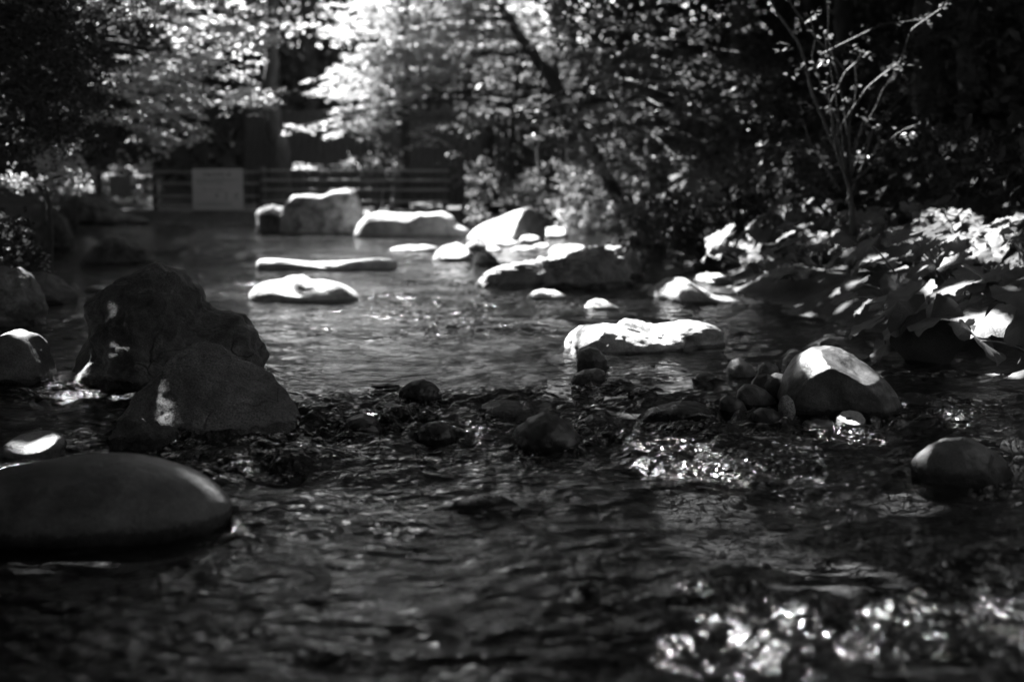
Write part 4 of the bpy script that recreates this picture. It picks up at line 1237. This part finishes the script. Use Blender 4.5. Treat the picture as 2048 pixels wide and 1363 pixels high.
# hand placed leaves: (px, py, dist, radius, yaw deg (0 = blade towards +x), pitch deg (+ = tip down), roll deg)
HERO = [
    ('butterbur plant with one large sunlit leaf held out over the water', [(1900, 575, 9.2, .27, 190, 14, 4), (1800, 600, 9.3, .2, 200, 30, 0), (1960, 560, 9.4, .2, 240, 10, -8)]),
    ('butterbur plant with a curled bright leaf above the right edge water', [(1960, 645, 8.2, .2, 235, 18, 10), (2045, 640, 8.1, .2, 215, 40, 14), (1975, 690, 8.0, .17, 290, 25, -25)]),
    ('butterbur plant with a hanging dark veined leaf near the striped boulder', [(1850, 665, 8.4, .23, 245, 68, 0), (1790, 640, 8.6, .2, 190, 35, 12), (1760, 690, 8.7, .15, 185, 40, -5), (1720, 655, 9.0, .14, 180, 24, 0)]),
    ('butterbur plant low over the water with bright edged leaves', [(1760, 600, 9.8, .15, 190, 25, 6), (1700, 570, 10.2, .12, 200, 25, 0), (1825, 550, 10, .14, 215, 20, 8), (1790, 575, 9.9, .12, 240, 40, 0), (1720, 615, 9.6, .11, 185, 30, 10), (1680, 600, 9.9, .1, 200, 15, 0)]),
    ('butterbur plant at the top of the sunlit bank patch', [(1841, 410, 12.1, 0.08, 178, 5, 0), (1869, 417, 12.1, 0.08, 236, 22, -1), (1844, 413, 12.0, 0.09, 173, 31, 8), (1892, 435, 11.4, 0.09, 250, 32, 11), (1906, 437, 11.4, 0.12, 213, 26, 0), (1865, 413, 12.1, 0.08, 240, 31, -3), (1820, 417, 12.0, 0.09, 267, 21, -6), (1857, 428, 11.7, 0.08, 209, 13, -11), (1827, 423, 12.0, 0.10, 252, 20, 10)]),
    ('butterbur plant in the brightest part of the sunlit bank patch', [(1889, 481, 10.6, 0.11, 195, 25, 8), (1899, 446, 11.5, 0.11, 251, 22, -6), (1945, 442, 11.5, 0.10, 267, 23, 7), (1941, 443, 11.7, 0.10, 173, 6, -1), (1924, 477, 10.9, 0.12, 211, 5, -2), (1883, 480, 10.8, 0.11, 249, 26, -10), (1884, 446, 11.5, 0.09, 218, 24, -7), (1888, 438, 11.6, 0.09, 270, 30, -1), (1954, 463, 11.1, 0.09, 196, 8, -11), (1861, 470, 11.0, 0.14, 247, 6, 5), (1904, 448, 11.6, 0.09, 237, 14, 12)]),
    ('butterbur plant just left of the brightest bank patch', [(1874, 492, 10.9, 0.09, 226, 18, 3), (1788, 481, 11.2, 0.12, 197, 20, -6), (1787, 472, 11.4, 0.09, 199, 18, -4), (1797, 462, 11.9, 0.10, 242, 17, 8), (1843, 499, 10.9, 0.10, 181, 18, -6), (1868, 488, 11.2, 0.08, 207, 26, 3), (1856, 492, 11.1, 0.10, 253, 30, 9), (1857, 476, 11.4, 0.10, 205, 25, 9), (1802, 479, 11.4, 0.11, 204, 26, -11), (1863, 494, 11.0, 0.10, 221, 17, -6)]),
    ('butterbur plant with bright leaves at the right edge of the photograph', [(2043, 437, 11.1, 0.11, 202, 8, 0), (2044, 471, 10.5, 0.10, 195, 10, 9), (2028, 474, 10.3, 0.11, 237, 19, -12), (1986, 466, 10.4, 0.10, 202, 24, 12), (1991, 446, 11.1, 0.10, 171, 14, -1), (2046, 430, 11.4, 0.09, 270, 14, 0), (1998, 454, 11.0, 0.08, 184, 24, -1), (2020, 451, 11.0, 0.11, 178, 25, -6), (2030, 480, 10.1, 0.08, 241, 10, -1), (2049, 435, 11.2, 0.10, 213, 13, 5)]),
    ('butterbur plant below the brightest bank patch, half its leaves lit', [(1982, 490, 10.8, 0.13, 185, 22, -9), (1928, 518, 10.2, 0.09, 201, 18, -3), (1914, 520, 10.3, 0.13, 256, 6, 7), (1974, 511, 10.5, 0.14, 242, 14, 4), (1961, 514, 10.3, 0.10, 268, 24, -1), (1983, 503, 10.5, 0.13, 256, 30, 7), (1894, 526, 10.0, 0.12, 214, 26, 7), (1972, 493, 10.9, 0.14, 212, 25, -1), (1910, 502, 10.5, 0.09, 266, 31, -10)]),
    ('butterbur plant at the right edge hanging in shade', [(2064, 581, 9.0, 0.12, 244, 20, 9), (2045, 590, 8.7, 0.19, 184, 10, 8), (2038, 587, 8.6, 0.17, 254, 14, 10), (2032, 566, 9.3, 0.17, 209, 16, -5), (2059, 562, 9.3, 0.15, 221, 21, 0), (2077, 546, 9.7, 0.16, 202, 10, 5), (2036, 564, 9.4, 0.14, 219, 24, -12)]),
    ('butterbur plant with small lit leaves above the round pale stone', [(1565, 458, 14.1, 0.11, 214, 24, -3), (1641, 492, 13.1, 0.10, 231, 24, 12), (1556, 501, 12.7, 0.07, 176, 10, 0), (1629, 489, 13.2, 0.11, 203, 5, 4), (1574, 492, 13.0, 0.11, 180, 8, -4), (1556, 504, 12.7, 0.11, 259, 10, 11), (1564, 475, 13.4, 0.10, 180, 22, -1), (1619, 491, 13.1, 0.09, 189, 11, -3), (1598, 458, 13.8, 0.11, 202, 21, 0), (1603, 470, 13.6, 0.08, 177, 18, -12), (1577, 488, 13.1, 0.10, 180, 10, -9)]),
    ('butterbur plant with lit leaves at the foot of the shrub stems', [(1687, 492, 12.8, 0.09, 231, 27, 5), (1634, 492, 13.0, 0.10, 257, 27, 0), (1646, 447, 14.0, 0.08, 230, 24, -1), (1644, 480, 13.3, 0.09, 174, 31, 8), (1636, 475, 13.4, 0.09, 270, 20, 8), (1686, 491, 12.7, 0.08, 210, 8, 9), (1698, 437, 14.2, 0.09, 215, 7, -7), (1677, 469, 13.4, 0.09, 201, 6, -6), (1674, 458, 13.7, 0.07, 209, 8, 4)]),
    ('butterbur plant with a bright upright leaf behind the shrub stems', [(1647, 421, 14.7, 0.08, 198, 24, -4), (1612, 392, 15.5, 0.08, 231, 27, -8), (1571, 400, 15.3, 0.09, 208, 32, 0), (1613, 406, 15.0, 0.10, 178, 29, 4), (1636, 402, 15.2, 0.11, 260, 27, 1), (1582, 399, 15.3, 0.10, 205, 15, 12), (1640, 426, 14.7, 0.10, 266, 24, -6), (1575, 410, 14.8, 0.09, 206, 26, 8)]),
    ('butterbur plant hanging beside the round pale stone', [(1555, 545, 12.2, 0.12, 191, 24, -10), (1601, 552, 12.1, 0.09, 252, 20, 12), (1554, 528, 12.7, 0.12, 191, 7, -5), (1586, 518, 13.1, 0.09, 242, 23, 9), (1557, 544, 12.4, 0.12, 261, 28, -12), (1605, 547, 12.4, 0.09, 245, 15, 8), (1571, 554, 12.1, 0.09, 190, 10, 12), (1562, 553, 12.3, 0.11, 177, 26, -4)]),
    ('butterbur plant half in shade between the two lit patches', [(1760, 510, 11.7, 0.10, 195, 30, -8), (1729, 506, 11.6, 0.11, 225, 28, 0), (1773, 515, 11.3, 0.10, 198, 14, -5), (1726, 521, 11.4, 0.13, 219, 16, 5), (1760, 526, 11.0, 0.11, 238, 11, -12), (1692, 481, 12.4, 0.13, 239, 20, -11), (1785, 518, 11.4, 0.10, 218, 24, 2), (1725, 470, 12.6, 0.12, 265, 30, 11), (1761, 482, 12.2, 0.13, 176, 7, 3), (1706, 510, 11.4, 0.14, 200, 24, -2)]),
    ('butterbur plant in shade above the two lit patches', [(1751, 454, 12.4, 0.11, 244, 9, 7), (1685, 431, 13.1, 0.11, 210, 22, 8), (1724, 455, 12.7, 0.13, 254, 23, -1), (1710, 437, 13.0, 0.11, 216, 23, -6), (1739, 459, 12.3, 0.12, 195, 10, -8), (1746, 429, 13.3, 0.11, 214, 32, -10), (1765, 425, 13.4, 0.09, 192, 13, 7), (1686, 443, 12.9, 0.09, 230, 29, -3), (1743, 456, 12.4, 0.09, 223, 6, -12)]),
    ('butterbur plant in deep shade below the curled bright leaf', [(1878, 626, 8.9, 0.15, 195, 18, 9), (1841, 615, 9.1, 0.14, 256, 11, -7), (1858, 645, 8.4, 0.20, 171, 5, -3), (1902, 621, 8.7, 0.16, 213, 26, -7), (1918, 620, 8.9, 0.18, 178, 9, 1), (1964, 643, 8.5, 0.16, 235, 15, 9), (1868, 625, 8.7, 0.17, 179, 24, -12)]),
]
kk = 0
for lb, lv in HERO:
    root = link('butterbur_plant', None, label=lb, cat='plant', group='butterbur plants on the right bank')
    P0 = np.array([at(a, b, d) for a, b, d, *_ in lv])
    bx = max(P0[:, 0].mean() + .25, float(np.interp(P0[:, 1].mean(), LX, RV)) + .25)
    by = P0[:, 1].mean() + .2
    for (a, b, d, R, yw, pt, rl) in lv:
        q = at(a, b, d)
        # blade starts on the bank side of its centre
        ya = math.radians(yw)
        pos = (q[0] - math.cos(ya) * R * .35, q[1] - math.sin(ya) * R * .35, q[2] + .02)
        fuki_leaf(root, pos, R, ya, math.radians(pt), math.radians(rl), (bx + RNG.normal() * .05, by + RNG.normal() * .05, gz(bx, by)), kk)
        kk += 1

spots = []
for k in range(34):
    y = 8.2 + 10.5 * (k / 33.0) + RNG.normal() * .2
    x = float(np.interp(y, LX, RV)) + RNG.uniform(.15, 1.7)
    spots.append((x, y))
for k, (x, y) in enumerate(spots):
    zone = ('on the bank right of the striped boulder' if y < 10 else 'on the bank behind the striped boulder' if y < 12 else 'on the bank by the round pale stone' if y < 14.5
            else 'on the bank by the long block' if y < 17 else 'on the far bank behind the long block')
    root = link('butterbur_plant', None, label='shaded butterbur with drooping round leaves ' + zone, cat='plant', group='shaded butterbur ' + zone)
    g = gz(x, y)
    for j in range(RNG.integers(6, 10)):
        an = RNG.uniform(0, 2 * math.pi)
        rr = RNG.uniform(.08, .42)
        R = RNG.uniform(.08, .15)
        hgt = RNG.uniform(.18, .5)
        pos = (x + math.cos(an) * rr - .12, y + math.sin(an) * rr, g + hgt)
        # keep the shaded mass out of the sightlines to the stones
        px_ = 1024 + pos[0] / pos[1] * FPX
        if y > 11 and pos[2] < .25:
            continue
        fuki_leaf(root, pos, R, math.atan2(math.sin(an) * .6 - .2, math.cos(an) * .6 - .45), math.radians(RNG.uniform(8, 45)), math.radians(RNG.normal() * 10), (x, y, g), kk)
        kk += 1

# ------------------------------------------------------------------ overhead crowns, added to throw shade with chosen gaps
# each opening in the crowns: a point in the world that the sun reaches, its radii (m, across/along), and how open it is
OPEN, CLOSED, FORCED = [], [], []


def opening(px, py, d, rx, ry=None, a=1.0, to=None):
    to = OPEN if to is None else to
    if d is None:
        q = ground(px, py)
    else:
        q = at(px, py, d)
    if to is OPEN and rx >= .25 and py > 400 and px < 1560:
        rx, ry = rx * 1.25 + .05, (ry or rx) * 1.15
    q = np.array(q)
    g = q - SDIR * (q[2] / SDIR[2])
    to.append((g[0], g[1], rx, ry or rx, a))


for px in (560, 620, 690):
    opening(px, 420, 23.5, .5, .9, 1)
for px in (760, 840, 920, 1000, 1060):
    opening(px, 445, 23, .5, 1.0)
opening(1120, 460, 22.5, .5, .7)
for px in (900, 990, 1080):
    opening(px, 500, None, .6, 1.0)
opening(1150, 500, 19, .5, .6)
for px in (590, 665, 740):
    opening(px, 530, None, .45, .7)
for px in (550, 620, 680):
    opening(px, 585, None, .45, .8)
opening(760, 640, None, .5, .6, .55)
opening(950, 620, None, .9, 1.0, .6)
opening(1060, 655, None, .7, .6, .55)
opening(880, 560, None, .8, 1.4, .5)
opening(1020, 550, 13.6, .4, .4)
opening(1120, 520, 13.7, .35, .5)
opening(1230, 505, 13.8, .3, .3, .5)
opening(1095, 590, None, .3, .3)
opening(1200, 608, None, .3, .3)
opening(1345, 575, 12.6, .35, .3, .6)
opening(1425, 558, 13.6, .3, .3)
opening(1520, 560, 13.4, .3, .3, .85)
opening(1180, 670, 9.2, .3, .35)
opening(1260, 665, 9.3, .28, .35)
opening(1330, 665, 9.4, .14, .3, .8)
opening(1420, 660, 9.5, .1, .2, .8)
for px in (960, 1020, 1060):
    opening(px, 450, 21.4, .45, .7)
opening(905, 505, 17.2, .4, .5)
opening(1110, 468, 22.3, .4, .5)
opening(1150, 685, 9.4, .3, .3)
opening(1650, 728, 7.1, .08, .05, 1)
opening(1712, 735, 7.1, .06, .07, 1)
opening(1745, 790, 6.9, .05, .05, .9)
opening(1700, 835, 6.5, .09, .1)
opening(1340, 910, None, .17, .4)
opening(1430, 950, None, .14, .25, .8)
opening(1500, 920, None, .25, .2, .5)
opening(1560, 1000, None, .4, .4, .35)
opening(1470, 1190, None, .1, .08, .9)
opening(1700, 1260, None, .3, .09, .9)
opening(1900, 1290, None, .25, .1, .9)
opening(1540, 1310, None, .18, .09, .9)
opening(1980, 1180, None, .18, .15, .8)
opening(1930, 830, None, .16, .08, .8)
opening(65, 885, 5.9, .16, .16)
opening(20, 685, 8, .22, .16)
opening(40, 590, 10.8, .3, .25, .55)
opening(135, 740, 7.6, .05, .12, .9)
opening(570, 930, None, .16, .12, .6)
opening(690, 860, None, .16, .08, .6)
opening(980, 870, None, .12, .1, .7)
opening(95, 520, 11.6, .1, .2)
opening(90, 360, 14.5, .6, .5, .8)
# butterbur patches
for a, b, d, r_, al in [(1900, 440, 11.2, .42, 1), (1980, 465, 10.6, .35, 1), (1830, 470, 11, .22, .9), (2040, 470, 10.4, .2, .9), (1900, 575, 9.2, .1, 1), (1950, 640, 8.2, .09, 1), (1600, 460, 13.6, .3, .8),
                        (1650, 490, 13, .16, .9), (1700, 690, 8.8, .08, .8), (1590, 395, 15, .25, .8), (1780, 545, 10.6, .08, .8), (2000, 740, 7.9, .06, .8), (1745, 620, 9.5, .05, .8), (1560, 530, 13.5, .12, .7)]:
    opening(a, b, d, r_, r_, al)
# foliage
for a, b, r_ in [(700, 220, .9), (760, 150, 1.1), (720, 60, 1.1), (830, 80, 1.2), (900, 120, 1.0), (950, 30, 1.0), (800, 0, 1.2), (680, -60, 1.0), (900, -60, 1.2), (1020, 10, .8)]:
    opening(a, b, 31.4, r_ + .3, r_ + .3, 1)
    opening(a, b, 30.2, r_ + .3, r_ + .3, 1)
    opening(a, b, 29.0, r_ + .2, r_ + .2, 1)
for a, b, r_, al in [(430, 60, .75, 1), (390, 120, .45, .9), (270, 165, .4, .9), (240, 235, .25, .9), (350, 210, .35, .9), (490, 190, .35, .9), (360, 240, .2, .9)]:
    opening(a, b, 21, r_, r_, al)
for a, b, d, r_, al in [(1180, 40, 19, .35, .8), (1300, 90, 19, .3, .9), (1420, 60, 18, .3, .9), (1500, 60, 18, .3, .9), (1390, 130, 18, .3, .9), (1440, 200, 18, .35, .7), (1240, 180, 19, .3, .7), (1160, 90, 20, .35, .6),
                        (1340, 170, 19, .3, .7), (1150, 420, 22, .7, .8), (1100, 350, 23, .4, .5), (1000, 390, 24, .3, .6), (1250, 330, 20, .2, .6), (1330, 230, 19, .2, .6), (1240, 60, 19, .2, .9),
                        (1820, 90, 11.8, .12, .9), (1880, 20, 11.6, .2, .8), (1790, 160, 11.8, .12, .9), (1720, 210, 12, .08, .8), (150, 380, 29.8, .4, .55), (280, 380, 30, .35, .6), (230, 300, 30, .25, .8),
                        (760, 320, 28.6, .3, .8), (610, 335, 28.7, .3, 1), (600, 258, 28.7, .3, 1), (850, 275, 28.7, .4, .8)]:
    opening(a, b, d, r_, r_, al)
# solid shade over the dark rocks, and the few chinks that reach them
for a, b, d, rx, ry in [(1670, 770, 7.0, .42, .35), (400, 790, 6.7, .5, .4), (330, 660, 7.8, .55, .5), (150, 990, 4.8, .8, .45), (1930, 920, 5.9, .3, .25), (545, 440, 23.3, .25, .4), (1200, 540, 13.2, .35, .2),
                        (1100, 1050, 4.7, .9, .3), (500, 1200, 3.9, .9, .5), (900, 740, 8.0, 1.1, .4), (1600, 1090, 4.4, .4, .12)]:
    opening(a, b, d, rx, ry, 1, CLOSED)
for a, b, d, rx, ry, al in [(1630, 735, 6.9, .05, .04, 1), (1750, 800, 6.75, .04, .03, 1), (1705, 722, 7.05, .06, .05, 1), (190, 700, 7.5, .09, .08, .8), (240, 745, 7.2, .06, .04, .9), (400, 640, 7.6, .06, .04, .9), (130, 740, 7.6, .07, .14, 1), (160, 690, 7.6, .05, .06, .9), (265, 640, 7.5, .04, .05, .8), (340, 700, 7.4, .05, .05, .7),
                            (290, 770, 6.6, .05, .04, .8), (500, 770, 6.6, .06, .05, .7), (1890, 905, 5.8, .09, .08, .9), (1950, 900, 5.9, .05, .07, .9), (1195, 705, 8.7, .06, .08, 1), 
                            (1700, 835, 6.5, .07, .08, 1), (65, 890, 5.95, .22, .17, 1), (400, 945, 4.95, .04, .015, 1)]:
    opening(a, b, d, rx, ry, al, FORCED)
OPEN = np.array(OPEN)

TREES = [(-6.3, 3.0, 'left bank tree standing beside the camera'), (-7.6, 9.5, 'left bank tree beyond the edge boulders'), (-10.2, 17.5, 'left bank tree beside the shaded pool'), (-11.5, 27, 'tree behind the left end of the fence'),
         (-5, 36, 'tall tree behind the fence and notice'), (3.5, 36, 'tall tree behind the far row of rocks'), (5.6, 4.0, 'right bank tree standing beside the camera'), (6.9, 11.5, 'right bank tree above the butterbur'),
         (7.6, 19, 'right bank tree on the hillside'), (7.5, 28, 'tall tree high on the right hillside'), (-6.5, -3.5, 'tree behind the camera on the left bank'), (6, -4, 'tree behind the camera on the right bank'),
         (12.5, 16, 'tree further up the right hillside'), (12, 34, 'tall tree at the far right of the wood'), (-14.5, 36, 'tall tree at the far left of the wood')]
TXY = np.array([t[:2] for t in TREES])
nc = 760000
gxx = RNG.uniform(-22, 20, nc)
gyy = RNG.uniform(-12, 48, nc)
# clumps: leaves gather in sprays
cid = RNG.integers(0, 26000, nc)
cgx = RNG.uniform(-20, 18, 26000)
cgy = RNG.uniform(-12, 46, 26000)
m_ = RNG.random(nc) < 0.35
gxx = np.where(m_, cgx[cid] + RNG.normal(size=nc) * .22, gxx)
gyy = np.where(m_, cgy[cid] + RNG.normal(size=nc) * .22, gyy)
keep = np.abs(gxx) < 0.40 * np.clip(gyy + 4, 4, None) + 5.0
gxx, gyy = gxx[keep], gyy[keep]
zc = np.maximum(5.4, 1.9 + .135 * np.clip(gyy + 6, 0, None)) + RNG.random(len(gxx)) ** 1.3 * 3.2
X3 = gxx + SDIR[0] / SDIR[2] * zc
Y3 = gyy + SDIR[1] / SDIR[2] * zc
# openness
edge = 0.3 * fbm(gxx * 2.4, gyy * 2.4, 0, 3, 77)
fine = 0.5 + 0.5 * np.clip(1.6 * fbm(gxx * 5, gyy * 5, 4, 2, 88), -1, 1)


def openness(x, y, pad):
    pr, nearest = np.zeros(len(x)), np.full(len(x), 9.0)
    for (ox, oy, rx, ry, al) in OPEN:
        r = np.hypot((x - ox) / (rx + pad), (y - oy) / (ry + pad))
        pr = np.maximum(pr, al * sstep(1.3, 0.9, r + edge))
        nearest = np.minimum(nearest, (r - 1) * (min(rx, ry) + pad))
    for (ox, oy, rx, ry, al) in CLOSED:
        r = np.hypot((x - ox) / (rx + .1), (y - oy) / (ry + .1))
        pr *= sstep(0.85, 1.1, r + edge * .5)
        nearest = np.where(r < 1.0, 9.0, nearest)
    for (ox, oy, rx, ry, al) in FORCED:
        r = np.hypot((x - ox) / (rx + pad * .6), (y - oy) / (ry + pad * .6))
        pr = np.maximum(pr, al * sstep(1.3, 0.9, r + edge))
        nearest = np.minimum(nearest, (r - 1) * (min(rx, ry) + pad))
    return pr, nearest


def shut(x, y):
    m = (y < 7.5) & (np.abs(x) < 4)
    for (ox, oy, rx, ry, al) in CLOSED:
        m |= np.hypot((x - ox) / (rx + .15), (y - oy) / (ry + .15)) < 1
    return m


pr, nearest = openness(gxx, gyy, 0.09)
prb, _ = openness(gxx, gyy, 0.22)
small = nearest < 0.3
# finer, denser leaves round the openings so that their edges are crisp
rep = np.repeat(np.where(small)[0], 2)
jx, jy = RNG.normal(size=len(rep)) * .12, RNG.normal(size=len(rep)) * .12
ex_, ey_ = gxx[rep] + jx, gyy[rep] + jy
gxx, gyy = np.concatenate([gxx, ex_]), np.concatenate([gyy, ey_])
zc = np.concatenate([zc, zc[rep] + RNG.normal(size=len(rep)) * .3])
edge = 0.3 * fbm(gxx * 2.4, gyy * 2.4, 0, 3, 77)
fine = 0.5 + 0.5 * np.clip(1.6 * fbm(gxx * 5, gyy * 5, 4, 2, 88), -1, 1)
X3, Y3 = gxx + SDIR[0] / SDIR[2] * zc, gyy + SDIR[1] / SDIR[2] * zc
pr, nearest = openness(gxx, gyy, 0.09)
prb, _ = openness(gxx, gyy, 0.22)
small = nearest < 0.3
pr = np.where(small, pr, prb)
LS = np.where(small, RNG.uniform(.14, .23, len(gxx)), RNG.uniform(.3, .46, len(gxx)))
partial = np.where(pr > .93, pr, np.where(fine < pr, np.maximum(pr, .97), pr * .35))
kp = (RNG.random(len(gxx)) >= partial) & (small | (RNG.random(len(gxx)) < .5 * np.where(shut(gxx, gyy), 2, np.where((np.abs(X3 + .8) < 2.0) & (Y3 > 7) & (Y3 < 24), .45, 1))) & ~((Y3 > 29.8) & (X3 > -5.5) & (X3 < -0.8)))
# never hang into the view of the camera
vis = (Y3 > .5) & (zc - CAM_H < Y3 * .128) & (np.abs(X3) < Y3 * .4)
kp &= ~(vis & (Y3 < 34))
X3, Y3, zc, LS = X3[kp], Y3[kp], zc[kp], LS[kp]
print('overhead leaves', len(LS), 'small', int((LS < .2).sum()))
near = np.argmin((X3[:, None] - TXY[None, :, 0]) ** 2 + (Y3[:, None] - TXY[None, :, 1]) ** 2, axis=1)
for k, (tx, ty, lb) in enumerate(TREES):
    sel = near == k
    root = link('broadleaf_tree', None, label=lb + ', its crown added overhead to shape the shade', cat='tree')
    g = gz(tx, ty)
    P = np.stack([X3[sel], Y3[sel], zc[sel]], -1)
    top = (P[:, 2].mean() if len(P) else 7) - .3
    c = wig((tx, ty, g), (tx + RNG.normal() * .3, ty, top), 14, .02)
    parts = [tube(c, np.linspace(.24, .12, 14), 12)]
    if len(P):
        for j in RNG.choice(len(P), min(26, len(P)), replace=False):
            st = c[RNG.integers(9, 14)]
            q = P[j]
            pp = wig(st, q, 8, .04, .05)
            parts.append(tube(pp, np.linspace(.06, .012, 8), 5))
    V, F = merge(parts)
    link('trunk', mesh_np('trunk', V, F), M['bark'], parent=root)
    if len(P):
        leaves_obj('crown', P, LS[sel], RNG.normal(size=(len(P), 3)) * .45 + (0, 0, 1) + SDIR * .4, 'cleaf', root, 300 + k)

# ------------------------------------------------------------------ put every Empty at the base of its thing
bpy.context.view_layer.update()
for o in list(scene.objects):
    if o.type == 'EMPTY' and o.parent is None and len(o.children):
        ch = list(o.children)
        ref = [c for c in ch if c.name.split('.')[0] in ('trunk', 'stem', 'stalk', 'post')] or ch
        pts = [ref[0].location + ref[0].data.vertices[i].co for i in range(min(8, len(ref[0].data.vertices)))]
        b = sum(pts, Vector()) / len(pts)
        o.location = b
        for c in ch:
            c.location = c.location - b
